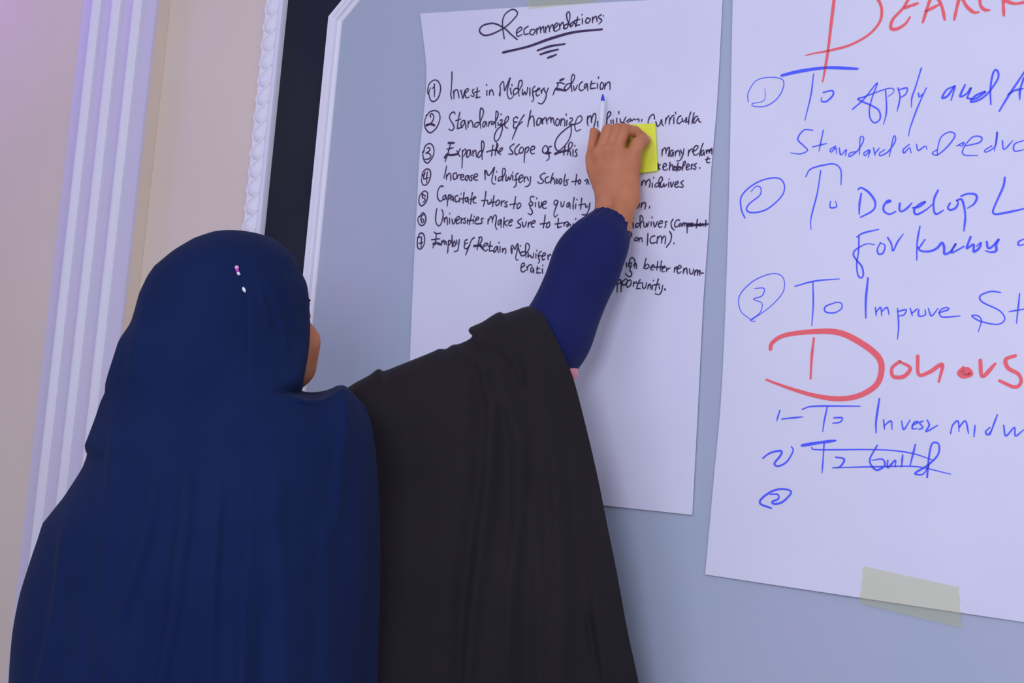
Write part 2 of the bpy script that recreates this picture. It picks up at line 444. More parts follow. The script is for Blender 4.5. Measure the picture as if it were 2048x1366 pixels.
LINES.append([(KA, '''130,940 160,920 210,860 310,835 390,870 420,980 390,1100 330,1210 220,1290 140,1230 100,1130 110,1020 150,930|225,970 220,920 250,895 290,950 270,1040 215,1110 140,1140|*140,1135 220,1110 310,1140|
730,900 700,865 640,900 615,970 640,1040 690,1120 710,1190 660,1245 600,1215|830,870 800,1010 775,1210|745,1045 850,1010|780,1205 880,1180|930,1040 880,1050 850,1110 870,1170 920,1100 930,1040 960,1220|
1000,1050 995,1180|1000,1110 1050,1040 1090,1090 1100,1180|1240,1090 1180,1080 1135,1130 1140,1180 1200,1150 1260,1040 1310,900 1310,830 1265,785 1245,850 1240,1000 1260,1205|
1350,1060 1310,1080 1300,1160 1330,1170 1370,1070 1385,1160|1430,1070 1415,1160|1425,1110 1460,1060 1490,1060|1550,1070 1490,1080 1475,1120 1520,1110 1570,1040 1610,950 1610,880 1575,850 1565,950 1560,1080 1565,1190|
1610,1080 1615,1130 1640,1140|1672,905 1672,925|1650,1040 1690,1020 1690,1070 1640,1140 1720,1110|1690,1120 1700,1200 1688,1260 1640,1400 1565,1470 1535,1400 1555,1300 1620,1200 1740,1110|
1700,1140 1790,1070 1830,990 1810,955 1770,1000 1745,1090 1760,1170 1810,1200'''),
(KB, '''65,990 40,965 -15,1000 -10,1070 60,1070|-10,1090 -20,1170 20,1195 100,1120 165,1060|200,925 110,1060 40,1210 -45,1425|335,835 300,1000 270,1165|290,1040 350,950 390,980 405,1160|
540,1000 490,990 455,1060 465,1140 520,1100 545,1000 560,1100|570,1000 575,1110|575,1040 625,970|640,980 665,1110|660,1040 730,970 745,1080|740,1040 780,980 815,1130|870,1000 840,1060 855,1140 900,1120 915,1030 870,1000|
950,1000 940,1140|945,1060 995,1000 1025,1050 1020,1150|1070,1030 1060,1140|1050,900 1055,935|1130,990 1170,985 1175,1030 1110,1110 1200,1110|
1490,950 1480,1040 1495,1140|1485,1010 1530,940 1560,960 1565,1075|1560,1040 1600,920 1640,890 1655,960 1640,1070 1610,1180|1690,1050 1695,1165|1870,1110 1890,1000 1960,900 1930,850 1890,900 1880,1000 1880,1090'''),
(KP, '1095,800 1100,920 1050,1080 950,1210 850,1290 790,1220 790,1120 850,1000 960,890 1100,790 1250,740 1310,670 1280,600 1220,640 1180,740 1170,820 1200,900 1280,870'),
(KC, '''15,380 20,440|55,370 60,440|125,340 120,430|160,215 162,260|185,350 195,420|290,320 250,400|200,410 270,425|300,400 370,350 390,370 330,420|400,390 450,350 480,370|500,360 530,350 535,400|590,360 585,400|
825,350 820,290 800,265 740,310 705,410 730,470|850,400 880,490 930,440 955,360 965,440 990,480|1040,330 1025,440|1035,370 1080,300 1100,290|1110,330 1100,450|1110,370 1160,290 1190,290|1185,320 1185,440|1215,225 1218,260|
1320,290 1270,320 1245,400 1275,440 1330,400|1340,340 1355,400 1400,370 1420,320 1420,400|1500,225 1470,320 1460,450|1400,410 1460,400|1560,240 1540,340 1520,440|1630,300 1580,320 1550,400 1570,430 1640,340 1650,390 1690,410''')])
LINES.append([(KD, '''175,450 185,460 215,340 300,280 370,320 400,430 380,540 330,620 270,680 210,650 180,570 160,450|265,370 290,365 320,400 280,450 230,480|240,480 290,480 340,540 290,595 210,605|
*700,270 815,270|670,400 800,365|740,280 700,440 630,650|*620,570 670,510 760,520 880,500|870,430 900,490 935,550|940,390 880,510|985,420 985,550 975,780|985,450 1040,395 1060,450 1010,540|
1140,410 1090,430 1070,530 1090,570 1135,500 1145,420 1165,530|1195,430 1205,545|1200,480 1240,420 1260,450 1270,555|1390,430 1330,450 1295,530 1320,570 1390,480 1430,330 1415,250 1385,230 1375,330 1390,610|
1480,455 1600,420 1680,410|1610,320 1590,450 1580,540|1690,270 1680,350 1660,440 1655,525|1660,450 1710,330 1690,270|1665,440 1700,420 1715,490|1730,470 1800,410 1800,370 1760,390 1730,470 1770,510'''),
(KE, '''195,290 115,350 125,400 170,460 160,500 85,495|300,300 230,370 210,450 240,510 290,480|340,360 300,420 315,480 370,460 390,390 350,350|430,370 410,520 400,670|425,400 480,350 500,390 450,470|
535,420 610,390 610,345 560,340 530,420 550,490 610,480|830,320 780,380 780,450 830,480 880,420 870,340 830,320|955,340 910,350 895,440 905,520 905,590 855,630|*850,480 940,470|
*1030,490 1150,450 1280,420|1235,340 1215,430 1205,520|1280,510 1300,400 1310,290 1350,250 1385,290 1350,370 1300,420|1300,440 1330,430 1350,530|1395,400 1395,540|1432,315 1432,335|1480,400 1440,430 1470,490 1465,535 1430,535'''),
(KC, '''970,920 965,1040|968,960 1010,890 1035,910 1040,1000|1040,960 1085,880 1105,920 1080,1050|1170,930 1130,950 1110,1020 1135,1050 1175,960 1170,1050|1220,950 1210,1040|1215,990 1260,940 1290,960 1300,1040|1310,930 1340,1000|
1375,910 1360,1000 1330,1080 1290,1130 1240,1130|1465,930 1455,1040|1460,980 1510,910 1540,930|1530,960 1600,930 1640,870 1610,845 1560,890 1550,990 1590,1030 1650,990|1730,810 1690,920 1665,1050|
1740,930 1700,960 1695,1020 1720,1030 1750,960 1755,1030|1790,930 1800,1000|1795,970 1840,920 1850,990|1850,960 1890,900 1895,1010|1830,950 1890,930|1825,1060 1800,1120 1810,1165 1860,1160|1780,1110 1860,1090|
895,1180 900,1300|930,1200 900,1250 930,1290|985,1250 1050,1220 1030,1180 995,1200 985,1280 1030,1310 1070,1280|1115,1160 1105,1310|1110,1250 1150,1200 1170,1240 1165,1310|1200,1230 1185,1290 1210,1310 1235,1260 1200,1230|
1265,1170 1240,1330|1200,1245 1310,1240|1320,1250 1270,1270 1280,1310 1340,1260 1400,1180 1390,1140 1360,1180 1350,1310|1420,1260 1480,1220 1450,1190 1420,1240 1430,1300 1480,1280|1520,1200 1510,1290|1515,1230 1550,1190|
1610,1180 1570,1210 1600,1260 1580,1290 1540,1270|1670,1260 1672,1275''')])
LINES.append([(KD, '''150,960 160,900 200,830 270,800 325,850 330,940 300,1050 250,1120 190,1135 150,1080 145,1000|215,860 185,1000 290,980|265,860 250,960 250,1080|170,930 215,900|
660,745 635,870 605,990|660,920 655,1020|660,960 710,890 740,920 745,1040|860,885 800,900 795,980 820,1020 870,980 860,885|880,990 900,930 950,920|950,980 1010,960 1000,920 960,930 945,1000 980,1030 1030,1010|
1110,940 1060,950 1045,1020 1080,1035 1110,950 1130,1030|1190,930 1150,950 1180,1000 1160,1045 1130,1030|1210,980 1290,950 1290,910 1240,910 1215,990 1250,1030 1300,1030|
1440,830 1450,1020|1445,930 1470,830 1500,920 1530,930 1580,870 1640,770 1610,900 1585,1030 1600,1100 1650,1110|1660,950 1660,1030|1685,855 1690,870|
1810,960 1740,970 1710,1030 1730,1050 1800,990 1860,870 1850,800 1820,790 1800,850 1805,1050|1875,930 1870,1030 1900,1040 1925,960 1950,1030 1985,920|2010,930 2010,1030|2012,865 2012,885'''),
(KE, '''280,890 240,910 230,990 240,1060 230,1140 190,1180|200,1030 280,1010|290,1010 370,970 360,920 310,950 290,1030 320,1080 370,1040|395,970 405,1070|400,1010 440,950|460,970 490,1040|530,960 525,1060 490,1140 420,1165|
830,890 790,890 730,940 740,990 790,1040 780,1080 720,1100 670,1060|890,960 840,980 825,1050 860,1090 920,1060|985,890 950,1000 935,1100|950,1040 990,980 1010,1020 1020,1110|1060,1000 1045,1060 1065,1100 1090,1050 1060,1000|
1130,1000 1110,1060 1130,1110 1160,1060 1160,1010 1130,1000|1235,910 1215,1020 1205,1130|1300,1010 1250,1040 1280,1090 1250,1135 1210,1130|1370,1060 1500,1040|1465,910 1455,1020 1440,1130|1530,1010 1500,1060 1520,1110 1550,1060 1530,1010|
1630,1045 1680,1010 1720,1110|1690,1030 1665,1110'''),
(KH, '''550,240 545,320|550,280 590,210 620,230 630,310|630,270 690,190 720,240 700,350|765,270 760,360|790,150 790,170|900,260 850,270 810,320 840,350 890,310 970,200 950,140 910,170 895,240 905,360|
930,270 935,350 975,340 1000,270 1010,340 1060,290|1100,250 1095,350|1105,185 1108,195|1140,250 1155,350 1200,240|1220,310 1290,270 1285,230 1245,250 1220,320 1260,360 1300,330|1400,220 1350,260 1390,310 1390,350 1320,350''')])
LINES.append([(KF, '''270,150 310,125 365,160 370,250 340,350 260,430 210,400 190,320 210,220 260,160|245,185 290,205 330,235|265,190 265,270 300,270 320,320 275,360|690,40 665,20 610,60 575,160 580,270 630,335 700,300|
740,210 690,240 690,300 730,290 745,220 760,300|800,210 785,320 775,435|790,250 840,200 850,240 800,300|880,230 850,270 860,310 890,300 900,240 905,340|990,220 940,240 940,330 970,350 1010,320|1025,270 1025,355|1058,180 1058,195|
1120,155 1105,280 1100,380|1050,290 1170,270|1200,260 1150,280 1150,340 1180,340 1200,270 1210,380|1290,160 1270,280 1250,400|1240,300 1330,275|1310,300 1360,260 1340,240 1310,280 1310,360 1365,375|
1565,140 1545,300 1515,440|1475,325 1590,315|1600,320 1610,395 1660,370 1680,300|1730,225 1715,330 1700,450|1640,365 1770,350|1810,310 1770,360 1775,425 1830,390 1840,320 1810,310|1880,330 1875,430|1880,380 1920,330 1945,325|2000,345 1950,370 1990,410 1990,450 1940,440'''),
(KG, '''315,405 450,385|430,240 410,370 385,490|500,370 460,420 465,485 520,450 535,390 500,370|800,245 750,235 725,280 740,340 780,370 760,420 715,420 700,380 740,345|740,420 720,460 760,520 770,570 730,610 680,580|835,360 830,450|858,270 858,290|
900,350 910,470 950,420 960,350|970,420 1050,370 1040,330 990,360 970,440 1010,480 1060,470|1290,330 1240,310 1210,360 1230,410 1270,390 1290,340 1260,430 1220,540 1210,620 1230,660 1280,610|1350,350 1360,440 1395,430 1420,340|
1520,360 1480,380 1470,440 1500,450 1530,370 1540,480|1620,260 1600,400 1600,500|1655,390 1645,480|1675,295 1678,310|1775,270 1760,400 1750,500|1715,410 1840,385|1850,390 1860,460 1900,430|1940,370 1920,500 1880,590 1830,615 1780,600'''),
(KH, '500,690 490,740 460,780|545,680 535,770|540,720 590,665 630,690 610,800|710,750 700,785')])
LINES.append([(KF, '''190,660 215,640 270,570 320,620 335,720 300,810 240,835 190,790 170,710 190,650|300,610 250,630 235,720 260,780 295,740 280,700 245,720|560,490 540,620 540,760 590,840 640,810 680,690 690,580 660,505|715,680 715,770|718,720 760,660 775,720 775,820|
820,690 820,800|825,585 825,600|870,700 890,800 920,780 940,690|960,740 1020,700 1020,650 980,660 955,750 980,800 1030,770|1060,680 1060,790|1062,730 1095,690|1150,680 1115,700 1150,750 1130,790 1095,770|1190,700 1185,800|
1275,610 1240,740 1225,820|1190,735 1310,720|1310,700 1305,790|1328,645 1330,660|1340,740 1410,700 1410,660 1370,680 1340,770 1370,800 1470,790|1510,690 1475,690 1470,720 1490,760 1450,800|1610,700 1605,800|1610,750 1660,650 1690,680 1695,770|
1695,720 1740,620 1775,640 1770,740 1755,840 1790,915|1870,710 1820,740 1810,810 1840,810 1875,720 1870,870'''),
(KG, '''195,670 180,870|270,720 200,780 255,840|290,780 360,740 350,710 310,730 285,800 310,840 350,820|545,690 470,740 480,780 530,820 510,870 440,880|560,760 585,860 620,840 645,750|690,770 680,870|690,810 740,750|740,800 820,770 815,730 770,750 745,820 770,865 800,860|
925,800 1080,780|1030,620 1010,760 990,880|1110,755 1070,790 1050,860 1090,870 1125,810 1110,755|1300,690 1290,780 1280,880|1230,800 1420,770|1285,875 1360,850|1430,770 1410,840|1425,790 1470,750 1510,780|1520,790 1470,820 1480,860 1530,800 1550,840|1600,790 1595,840|1655,685 1650,710'''),
(KH, '''365,1060 375,1190|380,980 380,995|490,1090 430,1110 430,1170 480,1150 570,1020 560,960 515,940 520,1190|585,1060 600,1170 640,1150 650,1080 660,1160 700,1060|745,1060 740,1150|758,965 760,985|790,1070 815,1170 870,1050|
880,1110 970,1080 960,1040 910,1060 890,1140 920,1175 960,1160|1065,1060 1030,1060 1040,1120 1020,1180|1190,1010 1150,1080 1165,1180 1220,1235|1320,1030 1280,1020 1230,1080 1230,1160 1280,1160 1310,1120|1340,1090 1310,1130 1330,1160 1360,1120 1340,1090|
1385,1090 1380,1160|1385,1120 1415,1080 1425,1150|1425,1110 1455,1080 1465,1150|1490,1090 1480,1200 1480,1290|1490,1120 1540,1085 1530,1150 1490,1160|1550,1130 1600,1100 1570,1090 1550,1150 1600,1150|1690,1010 1665,1190|1690,1130 1720,1110 1740,1150|
1750,1090 1760,1150 1800,1100 1810,1150|1865,1030 1855,1160|*1490,1120 1700,1125 1900,1110'''),
(KI, '''330,280 350,310 330,360|425,360 395,390 405,415 440,405 450,370 425,360|470,370 465,430|468,395 505,365 520,430|610,300 600,490|720,335 670,350 645,410 670,455 740,440|765,350 755,460|762,390 800,340 830,360 830,450|830,400 870,340 895,370 885,465|
960,265 990,330 970,430 905,520|1030,450 1030,465''')])
LINES.append([(KF, '''180,1080 200,1010 250,985 300,1040 310,1150 280,1260 210,1320 165,1270 160,1150 170,1080|160,1080 240,1070 245,1130 235,1290|190,1200 270,1180|505,965 550,1000 640,990|450,1125 620,1105|545,1000 545,1100 520,1200 475,1290|*490,1210 560,1195 650,1225|
660,1150 655,1220|658,1190 700,1130 715,1220|715,1180 740,1150 755,1230|800,1140 785,1330 780,1400|795,1170 840,1140 845,1190 800,1240|870,1030 875,1270|920,1150 890,1210 910,1260 945,1220 920,1150|960,1130 975,1210|1020,1120 1005,1240 985,1340 915,1370|
1180,1120 1130,1150 1135,1200 1190,1190|1130,1210 1120,1280 1160,1310 1240,1240|1325,1080 1270,1130 1200,1300 1147,1440|1430,1080 1410,1180 1380,1330|1420,1080 1470,1070 1480,1130 1430,1220|*1320,1250 1460,1240|*1440,1230 1500,1310'''),
(KJ, '''0,420 80,380 60,340 0,360 -40,440 -20,520 30,540 70,500|145,300 130,420 115,530|100,420 200,410|120,540 220,530|320,420 260,450 230,540 250,575 310,480 330,420 340,580|390,430 390,575|365,320 370,345|455,480 455,575|460,530 510,470 540,520 525,610|
690,600 670,500 680,420 710,390 740,440 770,500 800,420 840,350 850,430 820,560 790,680 800,760 850,770|700,470 690,600|860,460 880,540 900,610|910,400 915,420|1040,560 960,560 910,600 940,660 1020,640 1100,540 1140,440 1110,350 1060,350 1040,440 1050,700|
1110,590 1100,700 1150,640 1190,700 1230,700 1250,580|1305,610 1300,720|1328,515 1330,540|1440,550 1390,580 1370,660 1380,750 1400,800 1360,850|1350,660 1440,660|1460,680 1540,640 1540,590 1490,600 1460,690 1480,770 1530,740|1610,640 1615,760|1612,700 1660,620 1690,650|
930,960 1010,910 1000,850 950,860 920,960 930,1050 980,1075 1040,1030|1075,930 1080,1030|1080,970 1140,890 1200,900|1210,950 1170,1000 1180,1080 1220,1060 1240,980 1245,1100|1340,930 1325,1100|1320,1000 1400,980|1325,1105 1420,1090|1465,990 1470,1110|1478,900 1480,915'''),
(KI, '''265,770 270,840|300,810 330,700 370,690 400,740 400,860|350,770 305,790 320,840 350,800 320,880 350,930 340,980 300,990 245,940|375,810 420,780 430,860|580,700 545,860|550,840 600,790 630,820 600,860 550,860|650,850 710,830 700,800 665,830 660,880 700,880|
770,750 755,890|830,740 810,900|720,840 880,830|840,860 890,840 880,820 850,850 840,910 880,910|915,850 910,910|915,880 970,850|1045,840 1035,920|1045,870 1080,830|1090,870 1150,840 1120,810 1080,870 1100,940 1150,910|1190,860 1180,940|1185,900 1230,850 1245,950|
1280,870 1290,940 1330,940 1345,870|1370,890 1360,970|1368,920 1410,880 1410,970|1410,930 1450,890 1445,970|1460,935 1505,935|120,1040 115,1240|118,1080 160,1030 170,1090 120,1110|185,1060 180,1230|250,1030 200,1080 220,1130 280,1080 270,1030 250,1030|
320,1040 270,1090 280,1160 330,1130 345,1070 320,1040|385,1070 375,1150|380,1110 430,1070|485,1040 450,1110 430,1190|430,1100 510,1090|430,1185 490,1180|525,1090 530,1170 570,1170 590,1090|620,1120 610,1190|615,1150 650,1110 660,1190|685,1130 680,1200|700,1050 700,1058|
780,1030 745,1150 730,1220|690,1130 800,1110|790,1140 800,1190|850,1130 830,1230 790,1280 730,1265|*885,1195 890,1200''')])
for ln in LINES:
    k = Ink(YO1)
    for fr, tx in ln: k.many(fr, tx, BW)
    k.build('handwritten_word', M_INK_K, s1, 5.0, 'circled_number')

s2 = thing('flip_chart_sheet', 'larger nearer white paper sheet with blue and red handwriting, at the right', 'paper sheet')
paper('sheet', [(1471, -70), (1466, 0), (1458, 400), (1444, 760), (1427, 960), (1410, 1149)],
      [(2190, -190), (2185, 100), (2178, 500), (2172, 900), (2165, 1262)], YO2, M_PAPER2, s2, 28, 44)
k = Ink(YO2)
k.many(KN, '148,-160 140,0 110,250 80,500 45,720 25,820', 6.2, (1, 0.45))
k.many(KN, '300,-220 480,-120 590,10 618,120 590,230 480,350 300,450 100,505 -60,535 -145,557', 5.4, (1, 0.4))
k.many(KN, '''1000,-120 900,-30 830,80 730,190 708,275 760,290 850,240 900,170|850,75 980,30|1120,-60 1080,60 1030,220|1160,-60 1220,60 1250,195|1060,110 1190,45|
1400,-40 1370,80 1345,195|1420,-30 1470,60 1540,120 1590,120|1600,-40 1610,50 1650,95 1700,100|1840,-60 1840,60 1845,155|1870,10 1950,35 2048,20 2120,-30''', 6.4, (1, 0.7))
k.build('heading', M_INK_R, s2)
def blue(frames, name='handwritten_word', first=None):
    k = Ink(YO2)
    for fr, tx, w in frames: k.many(fr, tx, w, (0.9, 0.6))
    k.build(name, M_INK_B, s2, 9.0, first)
blue([(KL, '105,580 105,530 150,460 230,440 300,455 300,510 260,570 200,605 135,605 130,590 180,580 200,560 200,505', 2.0), (KL, '295,430 400,405 550,385 725,390', 6.6),
      (KL, '475,420 460,540 425,685', 2.8), (KL, '530,525 580,515 585,540 550,575 520,575 520,555', 3.6),
      (KN, '''325,1095 440,990 570,830 530,950 495,1080 500,1180 545,1230 600,1190 590,1110 520,1060 380,995 440,970 660,890 735,890 730,930 680,965|655,900 665,1050 660,1150 635,1245|780,880 800,960 790,1040 770,1115|
790,900 870,880 860,940 800,980|1015,680 960,860 920,980 915,1075|985,930 995,970 1030,940|1065,880 980,1070 910,1260 885,1365''', 3.0),
      (KN, '''1355,860 1270,900 1225,980 1280,960 1350,870 1315,1005|1455,850 1405,965 1470,940 1515,880 1475,985|1480,985 1560,990 1660,920 1560,960 1515,1020 1600,1000 1690,930 1780,800 1790,730 1760,700 1730,760 1710,900 1715,1050|
1800,1115 1900,950 2048,730 2120,620|1890,950 1950,910 2040,890|2048,780 2010,900 2005,1000''', 4.2)])
blue([(KL, '''470,740 420,740 385,790 420,830 440,855 400,875 345,870|530,740 505,860|470,835 550,815|600,830 570,850 575,865 600,840 605,875|620,840 630,880 660,850 655,885|720,860 680,870 680,890 730,850 760,790 740,780 735,880|790,850 760,870 770,885 795,855 785,895|
815,840 825,885|825,870 850,840|880,850 850,870 855,885 900,860 940,800 930,775 905,890|1020,820 985,850 990,870 1020,840 1030,870|1060,820 1070,855 1110,830 1120,850|1180,850 1150,870 1180,880 1240,830 1280,770 1250,750 1200,780 1180,850 1180,885|
1290,830 1330,810 1320,830 1300,825|1340,830 1420,810 1430,780 1380,780 1330,840 1330,880 1410,885|1490,830 1450,855 1460,865 1510,830 1520,750 1505,860|1550,800 1560,850 1610,800|1670,800 1620,820 1620,860 1680,850''', 2.8)])
blue([(KL, '85,1240 65,1190 65,1120 120,1060 200,1020 280,1015 310,1060 290,1120 210,1190 130,1210 95,1195 110,1160 170,1110 175,1070 150,1060 120,1090', 3.0),
      (KL, '430,1005 460,960 550,935 600,935 630,970 630,1050|515,970 495,1100 460,1240 460,1305|570,1145 570,1180 605,1175 600,1145', 3.0),
      (KO, '''235,260 215,380 212,490|200,215 230,195 310,240 380,330 390,400 350,460 225,525|525,365 565,345 530,340 485,400 490,460 550,490 620,460|665,370 660,440 690,460 750,420 800,365|
810,420 880,410 950,355 900,370 830,430 830,480 870,490 960,440 1030,380|1090,225 1045,330 1045,450 1075,490 1150,450|1225,370 1200,420 1230,445 1290,420 1315,360 1295,335|1300,340 1350,325 1380,400 1395,520 1380,680|
1350,290 1420,265 1500,270 1525,310 1490,380 1420,425|1835,85 1820,180 1750,340 1705,450 1720,490 1800,485 1950,455 2100,420''', 4.2)])
blue([(KO, '''185,745 260,700 430,660|210,735 205,900 185,1050 200,1170 235,1200 260,1160 240,1070 190,1010 150,950 160,900 220,855 300,820 385,830|450,810 415,880 430,935 480,920 500,840 450,810|530,750 570,820 590,900 640,800 705,710|
890,625 860,800 855,1005|945,775 880,870|2048,770 1990,800 1990,840 2050,830''', 3.4),
      (KO, '''870,860 900,900 1000,905 1080,870 1135,810 1160,860 1165,935 1230,910 1290,820 1240,920 1330,880 1380,850|1455,745 1410,870 1450,850 1490,830 1490,910 1550,870 1570,810 1520,850|1635,800 1650,870 1700,850 1770,770 1740,830 1740,900 1680,915 1620,900''', 4.6)])
blue([(KM, '95,420 50,380 45,310 110,240 200,205 250,225 250,290 190,360 100,425|115,275 160,275 150,310 110,325 150,345 140,390 95,425 120,430', 2.0),
      (KM, '''305,265 400,240 515,230|390,245 392,350 385,450|500,340 450,360 450,385 490,390 525,370 525,345 500,340|685,365 690,405|690,385 710,365 715,405|715,385 740,365 750,400|790,370 795,450 790,515|790,385 830,375 820,400 795,405|
850,370 860,405|860,390 885,370|890,375 890,405 920,400 920,375|935,370 950,405 980,370|985,390 1030,375 1020,365 990,380 1000,410 1085,405|1275,295 1230,290 1180,310 1190,340 1270,380 1295,420 1260,445 1180,430 1140,405 1170,405 1185,430 1170,480|
1365,300 1350,440|1315,385 1400,370''', 3.0), (KM, '650,225 640,330 640,415', 4.4)])
k = Ink(YO2)
k.many(KM, '190,560 200,530 260,495 400,478 520,485 630,540 700,600 715,660 690,730 610,780 510,795 400,780 280,745 170,705', 11.0, (0.8, 0.35))
k.many(KM, '395,510 385,600 380,700', 5.2)
k.many(KM, '800,620 765,650 770,690 820,690 850,650 800,620|885,595 890,680 940,670 1000,635 985,715|1100,650 1078,675 1100,692 1138,680 1120,655 1095,670 1130,678 1100,680|1180,615 1190,690 1250,630|1345,592 1300,610 1310,650 1360,680 1370,720 1340,740 1270,710', 7.6, (0.9, 0.7))
k.build('subheading', M_INK_R, s2)
blue([(KM, '''235,850 220,900|245,890 345,880|340,845 400,830 615,830|460,830 445,900 438,950|490,885 530,885 520,905 485,910|725,895 730,940|730,920 760,900 765,940|810,900 820,940 850,895|860,920 890,905 870,905 860,935 885,935|910,900 895,910 910,930 890,940|
930,895 940,920 925,950 980,920|1040,960 1050,920 1075,900 1080,950|1080,930 1110,900 1125,960|1155,920 1150,975|1225,930 1205,950 1215,965 1235,940|1260,870 1225,965|1290,920 1300,970 1340,930 1345,970 1385,940''', 3.2), (KM, '705,795 690,900 690,955', 4.2)])
blue([(KM, '155,1075 190,1050 240,1040 240,1060 210,1100 230,1112 270,1090 298,1040 290,1020', 4.0), (KM, '340,1015 420,1002 498,992', 6.2), (KM, '445,1000 440,1080 435,1145', 3.0),
      (KM, '500,1070 540,1080 520,1115 485,1120|695,1015 660,1085 690,1130 730,1110 720,1080 670,1085|745,1085 745,1120 780,1085 780,1115|815,1060 810,1115|875,1010 850,1110|930,1165 940,1060 955,1005 985,1010 980,1060 930,1110 880,1140 875,1150 910,1150 940,1110', 3.8)])
blue([(KM, '385,1025 420,1035 700,1035 850,1050 960,1085|490,1120 700,1115 880,1115 1040,1150', 2.8)], 'strikethrough')
blue([(KM, '195,1310 145,1290 150,1265 200,1230 250,1220 290,1235 250,1280 210,1290 200,1280 230,1265 225,1245 190,1245', 4.2)])

# tape strips
def tape(name, quad, label, yof, seed):
    r = random.Random(seed); nu, nv = 24, 8
    q = [np.array(p, float) for p in quad]
    V = []; F = []
    for th in (0.0, 0.0003):
        for j in range(nv + 1):
            for i in range(nu + 1):
                s_, t_ = i / nu, j / nv
                p = (q[0] * (1 - s_) + q[1] * s_) * (1 - t_) + (q[3] * (1 - s_) + q[2] * s_) * t_
                if i in (0, nu) and th == 0: p = p + np.array([1.6 * math.sin(j * 2.3 + seed), 0])
                w = on_wall(p[0], p[1], 0.012)
                V.append((w[0], -yof(w[0], w[2]) - 0.0011 - 0.0004 * math.sin(i * 1.1 + j * 0.4 + seed) * 0.5 + th, w[2]))
    n = (nu + 1) * (nv + 1); ix = lambda i, j: j * (nu + 1) + i
    for j in range(nv):
        for i in range(nu):
            f = (ix(i, j), ix(i, j + 1), ix(i + 1, j + 1), ix(i + 1, j)); F.append(f)
    return tag(link_mesh(name, V[:n], F, M_TAPE), label, 'tape')
tape('masking_tape', [(1054, -22), (1196, -34), (1190, 5), (1056, 19)], 'cream tape strip at the top edge of the Recommendations sheet', YO1, 1)
tape('masking_tape', [(1727, 1132), (1918, 1174), (1923, 1256), (1719, 1206)], 'cream tape strip across the bottom edge of the blue and red written sheet', YO2, 2)

